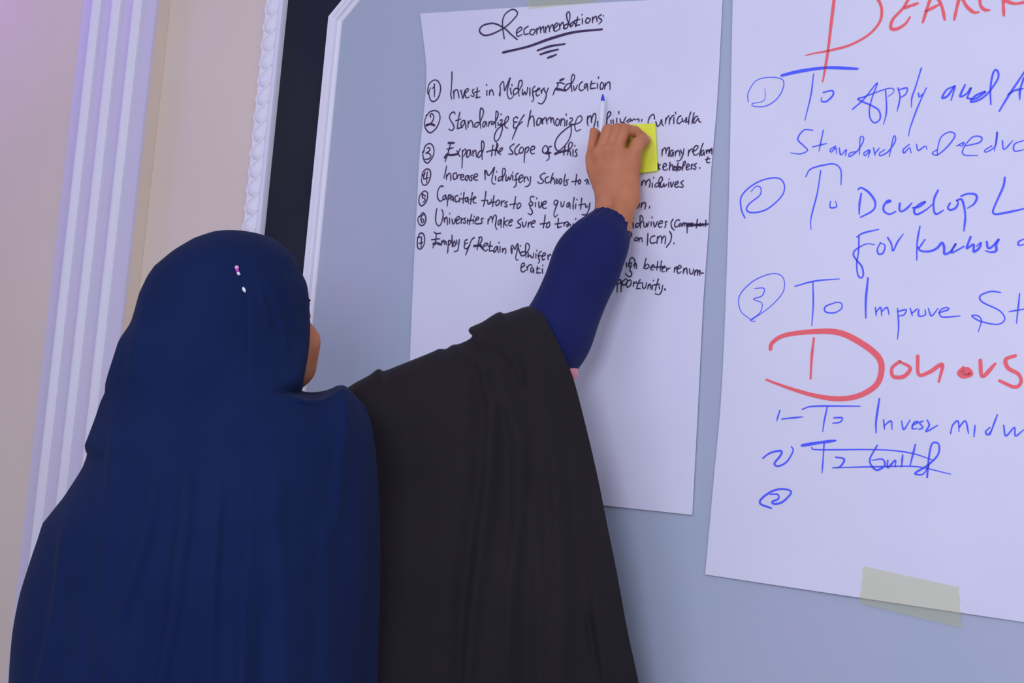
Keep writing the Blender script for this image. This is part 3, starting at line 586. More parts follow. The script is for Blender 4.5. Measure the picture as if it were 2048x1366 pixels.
# ------------------------------------------------------------------ implicit surfaces for the body
class SDF:
    def __init__(s, lo, hi, h):
        s.lo = np.asarray(lo, float); s.h = h
        s.n = np.ceil((np.asarray(hi) - s.lo) / h).astype(int) + 1
        s.D = np.full(s.n, 1.0, np.float32)
        s.ax = [s.lo[i] + h * np.arange(s.n[i]) for i in range(3)]
    def _sub(s, lo, hi):
        i0 = np.clip(np.floor((np.asarray(lo) - s.lo) / s.h).astype(int), 0, s.n)
        i1 = np.clip(np.ceil((np.asarray(hi) - s.lo) / s.h).astype(int) + 1, 0, s.n)
        if np.any(i1 <= i0): return None, None
        sl = tuple(slice(p, q) for p, q in zip(i0, i1))
        X = np.meshgrid(*[s.ax[i][sl[i]] for i in range(3)], indexing='ij')
        return sl, np.stack(X, -1)
    def _mix(s, sl, d, k):
        A = s.D[sl]
        hh = np.maximum(k - np.abs(A - d), 0) / k
        s.D[sl] = np.minimum(A, d) - hh * hh * k * 0.25
    def cone(s, p, q, r1, r2, k=0.006):
        p = np.asarray(p, float); q = np.asarray(q, float); m_ = max(r1, r2) + k + 3 * s.h
        sl, X = s._sub(np.minimum(p, q) - m_, np.maximum(p, q) + m_)
        if sl is None: return
        v = q - p; t = np.clip(((X - p) @ v) / (v @ v + 1e-12), 0, 1)
        d = np.linalg.norm(X - p - t[..., None] * v, axis=-1) - (r1 + (r2 - r1) * t)
        s._mix(sl, d, k)
    def chain(s, pts, k=0.004):
        for (p, r1), (q, r2) in zip(pts[:-1], pts[1:]): s.cone(p, q, r1, r2, k)
    def ell(s, cen, A, rad, k=0.01, cut=False):
        """A: rows are the three unit axes"""
        cen = np.asarray(cen, float); m_ = max(rad) + k + 3 * s.h
        sl, X = s._sub(cen - m_, cen + m_)
        if sl is None: return
        L = (X - cen) @ np.asarray(A).T
        k0 = np.linalg.norm(L / rad, axis=-1); k1 = np.linalg.norm(L / np.square(rad), axis=-1)
        d = k0 * (k0 - 1) / np.maximum(k1, 1e-9)
        if cut:
            B = s.D[sl]; hh = np.maximum(k - np.abs(B + d), 0) / k
            s.D[sl] = np.maximum(B, -d) + hh * hh * k * 0.25
        else: s._mix(sl, d, k)
    def sample(s, P):
        g = (np.asarray(P) - s.lo) / s.h
        i = np.floor(g).astype(int); ok = np.all((i >= 0) & (i < s.n - 1), axis=1)
        i = np.clip(i, 0, s.n - 2); f = g - i
        out = 0
        for dx in (0, 1):
            for dy in (0, 1):
                for dz in (0, 1):
                    w = (f[:, 0] if dx else 1 - f[:, 0]) * (f[:, 1] if dy else 1 - f[:, 1]) * (f[:, 2] if dz else 1 - f[:, 2])
                    out = out + w * s.D[i[:, 0] + dx, i[:, 1] + dy, i[:, 2] + dz]
        return np.where(ok, out, 1.0)
    def nets(s):
        D = s.D; neg = D < 0
        c8 = [neg[dx:D.shape[0] - 1 + dx, dy:D.shape[1] - 1 + dy, dz:D.shape[2] - 1 + dz] for dx in (0, 1) for dy in (0, 1) for dz in (0, 1)]
        cnt = sum(x.astype(np.int8) for x in c8)
        act = np.argwhere((cnt > 0) & (cnt < 8))
        idx = np.full(cnt.shape, -1, np.int64); idx[tuple(act.T)] = np.arange(len(act))
        cor = [(dx, dy, dz) for dx in (0, 1) for dy in (0, 1) for dz in (0, 1)]
        val = {q: D[act[:, 0] + q[0], act[:, 1] + q[1], act[:, 2] + q[2]] for q in cor}
        acc = np.zeros((len(act), 3)); num = np.zeros(len(act))
        for q in cor:
            for ax in range(3):
                if q[ax]: continue
                q2 = list(q); q2[ax] = 1; q2 = tuple(q2)
                va, vb = val[q], val[q2]; cr = (va < 0) != (vb < 0)
                t = np.where(cr, va / np.where(va == vb, 1, va - vb), 0)
                p = np.array(q, float)[None, :].repeat(len(act), 0); p[:, ax] = t
                acc[cr] += p[cr]; num[cr] += 1
        V = s.lo + s.h * (act + acc / num[:, None])
        F = []
        for ax in range(3):
            u, v = [(1, 2), (2, 0), (0, 1)][ax]
            A = [slice(None)] * 3; B = [slice(None)] * 3
            A[ax] = slice(0, -1); B[ax] = slice(1, None)
            na, nb = neg[tuple(A)], neg[tuple(B)]
            e = np.argwhere(na != nb)
            e = e[(e[:, u] > 0) & (e[:, v] > 0) & (e[:, u] < D.shape[u] - 1) & (e[:, v] < D.shape[v] - 1)]
            def cell(du, dv):
                c_ = e.copy(); c_[:, u] -= du; c_[:, v] -= dv
                return idx[c_[:, 0], c_[:, 1], c_[:, 2]]
            q = np.stack([cell(1, 1), cell(0, 1), cell(0, 0), cell(1, 0)], 1)
            fl = ~na[tuple(e.T)]
            q[fl] = q[fl][:, ::-1]
            F.append(q)
        return V, np.vstack(F)

RH = CAM_R * np.array([1, 1, 0]); RH /= np.linalg.norm(RH)
FH = CAM_F * np.array([1, 1, 0]); FH /= np.linalg.norm(FH)
UPV = np.array([0, 0, 1.0])

# --- head
HC = at(515, 643, 1.805)
fa = math.radians(72)
fdir = RH * math.cos(fa) + FH * math.sin(fa)
pit = math.radians(15)
HF = fdir * math.cos(pit) + UPV * math.sin(pit)
HU = UPV * math.cos(pit) - fdir * math.sin(pit)
HR = np.cross(HF, HU)
HS = 0.90
HA = np.array([HR, HF, HU])
def hp(r, f, u): return HC + HS * (HR * r + HF * f + HU * u)
def hs(*r): return np.array(r) * HS
head = SDF(HC - 0.30, HC + 0.17, 0.0028)
head.ell(hp(0, -0.020, 0.026), HA, hs(0.070, 0.088, 0.082), 0.01)
head.ell(hp(0, 0.032, -0.035), HA, hs(0.061, 0.060, 0.080), 0.02)
for s_ in (-1, 1):
    head.cone(hp(s_ * 0.052, 0.000, -0.060), hp(s_ * 0.018, 0.066, -0.108), 0.021 * HS, 0.017 * HS, 0.02)
    head.cone(hp(s_ * 0.043, 0.052, -0.038), hp(s_ * 0.038, 0.057, -0.076), 0.031 * HS, 0.026 * HS, 0.016)
head.cone(hp(-0.008, 0.074, -0.110), hp(0.008, 0.074, -0.110), 0.016 * HS, 0.016 * HS, 0.012)
head.cone(hp(-0.036, 0.078, 0.018), hp(0.036, 0.078, 0.018), 0.011 * HS, 0.011 * HS, 0.012)
for s_ in (-1, 1):
    head.ell(hp(s_ * 0.031, 0.099, 0.000), HA, hs(0.018, 0.013, 0.010), 0.010, cut=True)
head.chain([(hp(0, 0.088, 0.012), 0.007 * HS), (hp(0, 0.108, -0.022), 0.0085 * HS), (hp(0, 0.112, -0.031), 0.0092 * HS)], 0.008)
for s_ in (-1, 1): head.ell(hp(s_ * 0.012, 0.103, -0.035), HA, hs(0.008, 0.010, 0.007), 0.004)
head.ell(hp(0, 0.097, -0.059), HA, hs(0.023, 0.010, 0.0064), 0.004)
head.ell(hp(0, 0.095, -0.071), HA, hs(0.020, 0.010, 0.0070), 0.004)
for s_ in (-1, 1): head.ell(hp(s_ * 0.031, 0.080, -0.001), HA, hs(0.0155, 0.0125, 0.0115), 0.003)
head.cone(hp(0, -0.012, -0.06), hp(0, -0.030, -0.17), 0.054, 0.056, 0.02)
NECK = hp(0, -0.030, -0.19)

# --- hand (left hand, its back towards the camera)
HQ = (1140, 170, 4.71)
def q(zx, zy, off): return on_wall(HQ[0] + zx / HQ[2], HQ[1] + zy / HQ[2], off)
hand_lo = np.minimum.reduce([q(60, 1420, 0.12), q(820, 300, 0.0)]) ; hand_hi = np.maximum.reduce([q(60, 1420, 0.0), q(820, 300, 0.12), q(820, 300, 0.0), q(60, 300, 0.12)])
hand = SDF(hand_lo - 0.02, hand_hi + 0.02, 0.0015)
K1 = 0.011
hand.cone(q(285, 1420, 0.085), q(352, 1090, 0.062), 0.0195, 0.0178, K1)
hand.cone(q(440, 1420, 0.085), q(520, 1090, 0.061), 0.0205, 0.0190, K1)
hand.cone(q(355, 1080, 0.060), q(188, 700, 0.063), 0.0170, 0.0120, K1)
hand.cone(q(400, 1060, 0.061), q(280, 650, 0.067), 0.0170, 0.0120, K1)
hand.cone(q(450, 1050, 0.061), q(375, 625, 0.069), 0.0175, 0.0122, K1)
hand.cone(q(505, 1050, 0.060), q(450, 625, 0.067), 0.0180, 0.0122, K1)
hand.cone(q(545, 1060, 0.058), q(572, 720, 0.053), 0.0190, 0.0140, K1)
for zx, zy, of in ((188, 690, 0.0655), (280, 650, 0.070), (375, 622, 0.071), (450, 620, 0.069)):
    hand.ell(q(zx, zy, of), np.eye(3), np.array([0.0115, 0.0105, 0.0115]), 0.008)
K2 = 0.0022
hand.chain([(q(190, 680, 0.064), 0.0108), (q(222, 458, 0.060), 0.0094), (q(258, 480, 0.034), 0.0085), (q(272, 550, 0.019), 0.0074)], K2)
hand.chain([(q(290, 640, 0.068), 0.0114), (q(362, 428, 0.066), 0.0102), (q(398, 445, 0.036), 0.0090), (q(398, 520, 0.019), 0.0078)], K2)
hand.chain([(q(385, 620, 0.069), 0.0114), (q(448, 420, 0.066), 0.0102), (q(500, 440, 0.036), 0.0092), (q(520, 500, 0.020), 0.0080)], K2)
hand.chain([(q(445, 615, 0.068), 0.0110), (q(508, 418, 0.066), 0.0098), (q(612, 440, 0.042), 0.0092), (q(688, 495, 0.0215), 0.0080)], K2)
hand.chain([(q(582, 715, 0.055), 0.0136), (q(612, 622, 0.058), 0.0108), (q(640, 556, 0.056), 0.0106), (q(676, 530, 0.044), 0.0102), (q(703, 522, 0.028), 0.0088)], 0.005)
# web between thumb and index
hand.cone(q(490, 690, 0.062), q(570, 745, 0.056), 0.0105, 0.0120, 0.012)

# --- trunk, arms, legs
TC = at(440, 985, 1.80)
bf = math.radians(28)
BF = RH * math.cos(bf) + FH * math.sin(bf)        # chest direction
BL = np.cross(UPV, BF)                             # the person's left
BA = np.array([-BL, BF, UPV])
def tp(r, f, z): return np.array([TC[0], TC[1], 0]) - BL * r + BF * f + UPV * z
zn = NECK[2]
body = SDF([TC[0] - 0.6, TC[1] - 0.45, -0.01], [TC[0] + 1.0, TC[1] + 0.75, zn + 0.08], 0.006)
body.cone(NECK + UPV * 0.05, tp(0, 0.0, zn - 0.06), 0.055, 0.062, 0.03)
body.ell(tp(0, 0.0, zn - 0.20), BA, np.array([0.155, 0.095, 0.17]), 0.05)
body.ell(tp(0, 0.005, zn - 0.42), BA, np.array([0.135, 0.095, 0.17]), 0.05)
body.ell(tp(0, -0.01, zn - 0.60), BA, np.array([0.165, 0.115, 0.14]), 0.05)
SHL = at(690, 868, 1.97); ELB = at(1100, 690, 2.10); WR = (q(285, 1420, 0.085) + q(440, 1420, 0.085)) / 2
body.cone(tp(-0.05, 0.0, zn - 0.15), SHL, 0.058, 0.056, 0.04)
body.chain([(SHL, 0.052), ((SHL + ELB) / 2, 0.044), (ELB, 0.036)], 0.02)
body.chain([(ELB, 0.036), (ELB * 0.65 + WR * 0.35, 0.036), (WR, 0.0275)], 0.02)
SHR = tp(0.165, 0.0, zn - 0.13)
body.cone(tp(0.06, 0.0, zn - 0.11), SHR, 0.058, 0.054, 0.04)
RE = tp(0.185, 0.00, zn - 0.42); RWR = tp(0.12, 0.135, zn - 0.60)
body.chain([(SHR, 0.048), (RE, 0.036), (RWR, 0.024)], 0.02)
RHD = RWR + (BF * 0.5 - UPV * 0.6 + BL * 0.4) * 0.09
body.cone(RWR, RHD, 0.026, 0.028, 0.02)
for i_ in range(4):
    o_ = (i_ - 1.5) * 0.018
    body.cone(RHD + BF * o_, RHD + BF * o_ + (BL * 0.5 - UPV * 0.8) * (0.075 - 0.006 * abs(i_ - 1.2)), 0.0095, 0.008, 0.006)
body.cone(RHD + BF * 0.02, RHD + BF * 0.06 - UPV * 0.03, 0.011, 0.009, 0.006)
for s_ in (-1, 1):
    hip = tp(s_ * 0.085, 0, zn - 0.66); kn = tp(s_ * 0.085, 0.015, 0.45); an = tp(s_ * 0.085, -0.02, 0.075)
    body.chain([(hip, 0.082), (kn, 0.052), (kn * 0.65 + an * 0.35 - BF * 0.012, 0.052), (an, 0.036)], 0.03)
    body.chain([(an - UPV * 0.03, 0.036), (tp(s_ * 0.09, 0.09, 0.03), 0.027), (tp(s_ * 0.095, 0.16, 0.024), 0.02)], 0.02)
Vs = []; Fs = []; n0 = 0
for g in (body, head, hand):
    v_, f_ = g.nets(); Vs.append(v_); Fs.append(f_ + n0); n0 += len(v_)
person = thing('person', 'person seen from behind in a navy headscarf and black cape, reaching up to the sheet', 'person')
PB = np.array([TC[0], TC[1], 0.0])
person.location = PB
BV = np.vstack(Vs); BFc = np.vstack(Fs)
def child(o, parent=None):
    """the mesh is in world coordinates: keep it there under the person's empty"""
    o.parent = parent or person
    o.matrix_parent_inverse = Matrix.Translation(-Vector(PB)) if parent is None else Matrix.Identity(4)
    return o
child(link_mesh('body', BV, BFc, M_SKIN))

# eyes, brows, thumb nail
for s_ in (-1, 1):
    mb = MB(); mb.ellipsoid(hp(s_ * 0.031, 0.0835, -0.001), HR * 0.0098, HF * 0.0105, HU * 0.0062, 18, 12)
    e_ = child(mb.build('eye', M_EYE))
    mb = MB(); mb.ellipsoid(hp(s_ * 0.031, 0.0935, -0.001), HR * 0.0050, HF * 0.0018, HU * 0.0050, 16, 8)
    i_ = mb.build('iris', M_IRIS); i_.parent = e_
    mb = MB(); t_ = np.linspace(0, 1, 10)
    P = np.array([hp(s_ * (0.014 + 0.036 * u), 0.0895 - 0.016 * u * u, 0.020 + 0.006 * math.sin(2.4 * u)) for u in t_])
    mb.tube(P, 0.0032 * (1 - 0.6 * t_), 8); child(mb.build('eyebrow', M_BROW))
mb = MB()
t0, t1 = q(676, 530, 0.044), q(708, 519, 0.0275)
ax_ = (t1 - t0) / np.linalg.norm(t1 - t0); tow = -CAM_F; tow = tow - ax_ * ax_.dot(tow); tow /= np.linalg.norm(tow)
sd = np.cross(ax_, tow)
mb.ellipsoid(t0 * 0.25 + t1 * 0.75 + tow * 0.0078, ax_ * 0.0068, sd * 0.0056, tow * 0.0022, 18, 10)
child(mb.build('thumbnail', M_NAIL))

# ------------------------------------------------------------------ headscarf
LEFT = [(464, 468), (465, 450), (469, 424.5), (483, 387.6), (507.6, 347.6), (538, 310.7), (560, 295), (584.5, 286), (630.6, 270.7), (673.7, 255), (729, 238), (790, 219), (860, 194), (930, 167), (955, 150),
        (985, 128), (1010, 106), (1035, 86), (1060, 79), (1090, 70), (1165, 50), (1240, 35), (1310, 25), (1366, 18), (1600, -10), (2000, -40)]
RIGHT = [(464, 473), (465, 492), (469, 517), (478, 547.5), (495, 575), (517, 596.7), (538, 606), (563, 611.5), (590, 611.5), (624.5, 613.6), (673.7, 616.7), (716.7, 617.6), (750.6, 613.6), (781, 607), (787, 616), (797, 642), (803, 698), (810, 720), (818, 729), (852, 741),
         (900, 748), (960, 752), (1040, 753), (1120, 751), (1200, 747), (1280, 742), (1366, 738), (1600, 735), (2000, 735)]
DC = [(464, 1.80), (620, 1.795), (780, 1.785), (860, 1.77), (1000, 1.765), (2000, 1.765)]
HD = [(464, 0.006), (466, 0.030), (470, 0.046), (478, 0.064), (492, 0.085), (515, 0.106), (545, 0.119), (600, 0.126), (700, 0.134), (780, 0.150), (860, 0.172), (950, 0.192), (1100, 0.215), (1366, 0.235), (2000, 0.26)]
KS = [(464, 0.18), (740, 0.18), (830, 0.05), (2000, 0.0)]
HDF = [(464, 0.006), (466, 0.028), (470, 0.042), (478, 0.050), (492, 0.060), (515, 0.070), (545, 0.080), (600, 0.092), (700, 0.102), (780, 0.135), (860, 0.172), (950, 0.192), (1100, 0.215), (1366, 0.235), (2000, 0.26)]
RENV = [(464, 617), (640, 616), (690, 632), (740, 664), (790, 700), (840, 732), (880, 745), (900, 748), (2000, 748)]
ys = np.r_[464.2, 465, 466.5, 469, 472.5, 477, 482.5, 489, 497, np.arange(506, 776, 8.0), np.arange(776, 832, 3.5), np.arange(836, 1420, 9.0), np.arange(1420, 2001, 25.0)]
NA = 460
SCARF_FOLDS = [([(241, 745), (216, 1132), (193, 1366), (170, 1900)], 0.007, 12), ([(331, 866), (296, 1062), (251, 1207), (226, 1333), (190, 1900)], 0.008, 13),
               ([(384, 840), (372, 1032), (346, 1232), (321, 1366), (290, 1900)], 0.009, 14), ([(442, 921), (427, 1132), (422, 1300), (410, 1900)], 0.005, 10),
               ([(673, 795), (680, 860), (670, 960), (660, 1100)], 0.006, 12), ([(560, 900), (545, 1040), (560, 1200), (556, 1366), (550, 1900)], 0.006, 18), ([(640, 1000), (650, 1180), (640, 1366), (640, 1900)], 0.006, 16),
               ([(140, 1000), (120, 1180), (90, 1366), (60, 1900)], 0.007, 13), ([(520, 545), (545, 600), (562, 660), (570, 720)], 0.0035, 7), ([(545, 530), (572, 600), (590, 680)], 0.003, 6),
               ([(510, 560), (525, 620), (535, 660)], 0.003, 6), ([(530, 740), (570, 765), (605, 790)], 0.004, 7), ([(520, 775), (570, 797), (630, 812)], 0.005, 8), ([(300, 560), (283, 660), (262, 790)], 0.004, 14)]
SEAM = [(470, 436), (500, 455), (530, 474), (560, 487), (600, 495), (680, 497), (1032, 495), (1182, 486), (1366, 477), (2000, 455)]
def dist_poly(x, y, P):
    P = np.asarray(P, float); best = np.full(x.shape, 1e9); tb = np.zeros(x.shape)
    n_ = len(P) - 1
    for i in range(n_):
        v = P[i + 1] - P[i]
        t = np.clip(((x - P[i, 0]) * v[0] + (y - P[i, 1]) * v[1]) / (v @ v), 0, 1)
        d = np.hypot(x - P[i, 0] - t * v[0], y - P[i, 1] - t * v[1])
        m_ = d < best; best = np.where(m_, d, best); tb = np.where(m_, (i + t) / n_, tb)
    return best, tb
def fold_height(px, py, folds):
    h = np.zeros_like(px)
    for P, amp, sg in folds:
        d, t = dist_poly(px, py, P)
        h += amp * np.exp(-(d / sg) ** 2) * smooth(0, 0.18, t) * np.where(np.asarray(P)[-1][1] > 1500, 1, smooth(0, 0.2, 1 - t) if True else 1)
    return h
thf = math.radians(52)
rows = []
for y in ys:
    xl, xr = interp(LEFT, y), interp(RIGHT, y)
    dc, hd, ks, hdf = interp(DC, y), interp(HD, y), interp(KS, y), interp(HDF, y)
    op = math.radians(62) * float(smooth(516, 574, y) ** 0.6 * (1 - smooth(779, 793, y)))
    th = np.linspace(thf + op, thf + 2 * math.pi - op, NA)
    Dn = (y - CY) / FPX * dc
    cxr = (0.5 * (xl + xr) - CX) / FPX * dc; hw = 0.5 * (xr - xl) / FPX * dc
    ex = 1.0
    for it in range(5):
        X = cxr + hw * np.cos(th); Z = dc + np.where(np.sin(th) > 0, hdf, hd) * np.sin(th) + ks * hw * np.cos(th)
        P = CAM + X[:, None] * CAM_R + Dn * CAM_D + Z[:, None] * CAM_F
        u, v, z = proj(P)
        gl, gr = u.min(), u.max()
        cxr += (0.5 * (xl + xr) - 0.5 * (gl + gr)) / FPX * dc
        hw *= (xr - xl) / max(gr - gl, 1e-3)
    # the back falls smoothly from the head over the shoulders
    xe = interp(RENV, y); wl = (0.5 * (xl + xe) - CX) / FPX * dc; ww = 0.5 * (xe - xl) / FPX * dc * 1.004
    cph = np.clip((X - wl) / ww, -1, 1)
    Ze = dc - hd * np.sqrt(1 - cph ** 2) + ks * ww * cph
    bk = smooth(0.0, -0.30, np.sin(th)) * float(smooth(640, 690, y)) * float(1 - smooth(880, 905, y))
    Z = Z * (1 - bk) + Ze * bk
    P = CAM + X[:, None] * CAM_R + Dn * CAM_D + Z[:, None] * CAM_F
    rows.append((P, th, np.stack([np.cos(th) * hd, np.sin(th) * hw], 1)))
NR = len(rows)
G = np.array([r[0] for r in rows])                               # rows x angle x 3
TH = np.array([r[1] for r in rows])
back = smooth(0.05, -0.35, np.sin(TH))                            # 1 on the side towards the camera
U_, V_, Z_ = proj(G.reshape(-1, 3)); U_ = U_.reshape(NR, NA); V_ = V_.reshape(NR, NA); Z_ = Z_.reshape(NR, NA)
Nn = np.array([(r[2] / (np.linalg.norm(r[2], axis=1)[:, None] + 1e-9)) for r in rows])
out = Nn[..., 0:1] * CAM_R + Nn[..., 1:2] * CAM_F                 # outward
fh = fold_height(U_, V_, SCARF_FOLDS) * back
yv = ys[:, None]
low = smooth(850, 1400, yv)
fh = fh + (0.004 * np.sin(U_ / 17.0 + 0.004 * V_) + 0.0035 * np.sin(U_ / 29.0 - 0.006 * V_ + 1)) * low * back
fh = fh + 0.010 * np.sin(7 * TH + 0.5) * low * (1 - back)
sx = np.interp(V_, [p[0] for p in SEAM], [p[1] for p in SEAM])
fh = fh + 0.0038 * smooth(-2.0, 2.0, U_ - sx) * smooth(520, 600, V_) * back * smooth(0, 30, 760 - U_)
fh = fh + 0.0022 * smooth(-9, 9, U_ - sx) * smooth(470, 490, V_) * (1 - smooth(520, 600, V_)) * back * smooth(120, 60, U_ - sx)
G = G + out * fh[..., None]
# the shoulder fold rises beside the chin
bump_ = np.exp(-((U_ - 682) / 26.0) ** 2) * smooth(905, 812, V_) * smooth(620, 640, U_) * smooth(786, 800, V_)
G = G - CAM_D * (30 * 1.70 / FPX) * bump_[..., None]
# keep the cloth off the head
Pf = G.reshape(-1, 3)
bkf = back.reshape(-1) > 0.02
for it in range(12):
    d0 = head.sample(Pf); e = 0.003
    g_ = np.stack([head.sample(Pf + np.eye(3)[i] * e) - head.sample(Pf - np.eye(3)[i] * e) for i in range(3)], 1)
    g_ /= np.linalg.norm(g_, axis=1)[:, None] + 1e-9
    g_[bkf] = -CAM_F                                     # on the back the cloth is lifted straight off
    need = np.clip(0.005 - d0, 0, 0.012) * (V_.reshape(-1) < 800)
    Pf = Pf + g_ * need[:, None]
G = Pf.reshape(NR, NA, 3)
wa = smooth(478, 492, V_) * (1 - smooth(585, 615, V_)) * (1 - back)
wb = smooth(765, 778, V_) * (1 - smooth(835, 860, V_)) * smooth(0.6, 0.95, back) * (1 - smooth(500, 590, U_))
ew = (smooth(520, 545, V_) * (1 - smooth(785, 800, V_)))
for it in range(12):
    A2 = G.copy(); A2[1:-1] = (G[:-2] + 2 * G[1:-1] + G[2:]) / 4
    cw = np.minimum(np.arange(NA), NA - 1 - np.arange(NA)); cw = 1 - smooth(10, 70, cw)
    m_ = (ew * cw[None, :])[..., None]
    G = G * (1 - m_) + A2 * m_
ci_ = np.minimum(np.arange(NA), NA - 1 - np.arange(NA))[None, :]
wsm = np.clip(wa * np.where(V_ > 515, smooth(2, 60, ci_), 1.0) + wb, 0, 1)[..., None]; wsm[:, 0] = 0; wsm[:, -1] = 0; wsm[0] = 0; wsm[-1] = 0
for it in range(14):
    A2 = G.copy(); A2[1:-1, 1:-1] = (G[:-2, 1:-1] + G[2:, 1:-1] + G[1:-1, :-2] + G[1:-1, 2:]) / 4
    G = G * (1 - wsm) + A2 * wsm
V = list(G.reshape(-1, 3)); F = []
for j in range(NR - 1):
    for i in range(NA - 1):
        F.append((j * NA + i, j * NA + i + 1, (j + 1) * NA + i + 1, (j + 1) * NA + i))
    if ys[j] < 505 or ys[j] > 795:
        F.append((j * NA + NA - 1, j * NA, (j + 1) * NA, (j + 1) * NA + NA - 1))
V.append(G[0].mean(0)); tip = len(V) - 1
for i in range(NA): F.append((tip, (i + 1) % NA, i))
scarf = link_mesh('headscarf', V, F, M_SCARF)
sol = scarf.modifiers.new('thickness', 'SOLIDIFY'); sol.thickness = 0.0018; sol.offset = -1
child(scarf)
# pins on the scarf
SU, SV, SZ = proj(G.reshape(-1, 3)); camside = (back.reshape(-1) > 0.5)
def on_scarf(px, py, lift):
    d = np.hypot(SU - px, SV - py) + np.where(camside, 0, 1e6)
    z = SZ[np.argsort(d)[:4]].mean()
    return at(px, py, z - lift)
mb = MB(); p0 = on_scarf(473.5, 535, 0.003); mb.ellipsoid(p0, CAM_R * 0.0027, CAM_D * 0.0027, CAM_F * 0.0027)
pin = mb.build('scarf_pin', M_PINKB); pin.parent = scarf; pin['label'] = 'pink and magenta beaded pin'
mb = MB(); mb.tube([on_scarf(473.5, 537, 0.003), on_scarf(475.5, 544, 0.003)], 0.0022, 10); mb_ = mb.build('bead', M_MAG); mb_.parent = scarf
mb = MB(); mb.tube([on_scarf(475.5, 544, 0.003), on_scarf(478.5, 550, 0.002)], 0.0019, 10); mb_ = mb.build('bead', M_PEARL); mb_.parent = scarf
mb = MB(); a0 = on_scarf(488, 579.5, 0.003); dr = (CAM_D * 0.95 + CAM_R * 0.3); mb.ellipsoid(a0, CAM_R * 0.0022, dr * 0.0038, CAM_F * 0.0022)
pin = mb.build('scarf_pin', M_PEARL); pin.parent = scarf; pin['label'] = 'pearl pin head'

# ------------------------------------------------------------------ black cape over the raised arm
TOP = catmull([(560, 850), (640, 812), (690, 780), (712, 766), (738, 752), (757, 739), (768, 743), (800, 731), (860, 707), (878, 699), (892, 699), (905, 691), (918, 689), (938, 680), (946, 671), (939, 664), (941, 656), (965, 645), (985, 632), (999, 625), (1009, 628), (1030, 622), (1055, 614), (1074, 617)], 4)
EDGE = catmull([(1074, 617), (1086, 628), (1104, 664), (1128, 712), (1147, 760), (1173, 860), (1194, 950), (1214, 1050), (1234, 1150), (1254, 1260), (1277, 1366), (1330, 1620), (1400, 2000)], 8)
def resample(P, n):
    d = np.r_[0, np.cumsum(np.linalg.norm(np.diff(P, axis=0), axis=1))]
    t = np.linspace(0, 1, n) * d[-1]
    return np.stack([np.interp(t, d, P[:, i]) for i in range(2)], 1)
NU, NV = 220, 150
tt = np.linspace(0, 1, NV) ** 1.5
Tp = resample(TOP, NU)
de = np.r_[0, np.cumsum(np.linalg.norm(np.diff(EDGE, axis=0), axis=1))]
Ed = np.stack([np.interp(tt * de[-1], de, EDGE[:, i]) for i in range(2)], 1)
Le = np.stack([np.full(NV, 560.0) - 20 * tt, 850 + (2000 - 850) * tt], 1)
Tps = Tp.copy()
for _ in range(260): Tps[1:-1] = 0.25 * Tps[:-2] + 0.5 * Tps[1:-1] + 0.25 * Tps[2:]
su2 = (Tps[:, 0] - Tps[0, 0]) / (Tps[-1, 0] - Tps[0, 0])
CAPE_FOLDS = [([(955, 690), (966, 746), (985, 813), (977, 964), (960, 1104), (943, 1245), (925, 1500), (905, 1900)], 0.012, 15), ([(985, 700), (1011, 796), (1039, 880), (1036, 1048), (1022, 1160), (1010, 1500), (1000, 1900)], 0.011, 16),
              ([(1040, 640), (1067, 684), (1089, 796), (1112, 936), (1120, 1100), (1130, 1900)], 0.010, 17), ([(1173, 1217), (1184, 1273), (1201, 1366), (1240, 1900)], -0.006, 9), ([(900, 700), (935, 760), (940, 900), (900, 1150), (880, 1900)], 0.005, 20),
              ([(1060, 960), (1075, 1100), (1080, 1366), (1085, 1900)], 0.006, 18), ([(800, 760), (820, 900), (810, 1200), (800, 1900)], 0.005, 26), ([(940, 672), (990, 690), (1030, 720), (1050, 780)], 0.007, 9), ([(905, 694), (945, 712), (985, 760)], 0.006, 9),
              ([(1140, 880), (1160, 1000), (1190, 1180), (1205, 1366), (1280, 1900)], 0.007, 14)]
def cape_depth(s):
    return np.interp(s, [0, 0.3, 1.0], [1.91, 1.96, 2.095])
SH = []
for side in (-1, 1):
    E2 = Ed.copy()
    if side > 0: E2[:, 0] -= 26 * smooth(0, 0.2, tt)
    PX = Tps[:, None, :] + (Tp - Tps)[:, None, :] * np.exp(-(tt * 1400 / 55.0) ** 1.2)[None, :, None] + (1 - su2)[:, None, None] * (Le - Le[0])[None] + su2[:, None, None] * (E2 - E2[0])[None]
    drop = PX[..., 1] - Tp[:, None, 1]
    r_ = 0.078 * np.sqrt(np.clip(1 - (1 - np.clip(drop / 95.0, 0, 1)) ** 2, 0, 1)) * (0.8 + 0.2 * su2[:, None])
    dz = side * (r_ + 0.045 * smooth(60, 700, drop))
    dep = cape_depth(su2)[:, None] + dz
    if side < 0:
        dep = dep - fold_height(PX[..., 0], PX[..., 1], CAPE_FOLDS) * smooth(0, 40, drop)
        dep = dep - 0.004 * np.sin(PX[..., 0] / 19.0) * smooth(150, 700, drop)
    else:
        dep = dep + 0.012 * np.sin(PX[..., 0] / 30.0) * smooth(60, 500, drop)
    SH.append((PX, dep))
cols = []
for k_ in range(NU):
    c1 = [(SH[0][0][k_, j, 0], SH[0][0][k_, j, 1], SH[0][1][k_, j]) for j in range(NV - 1, 0, -1)]
    c2 = [(SH[1][0][k_, j, 0], SH[1][0][k_, j, 1], SH[1][1][k_, j]) for j in range(0, NV)]
    cols.append(c1 + c2)
A_ = np.array(cols); n2 = A_.shape[1]
PXY = A_.reshape(-1, 3)
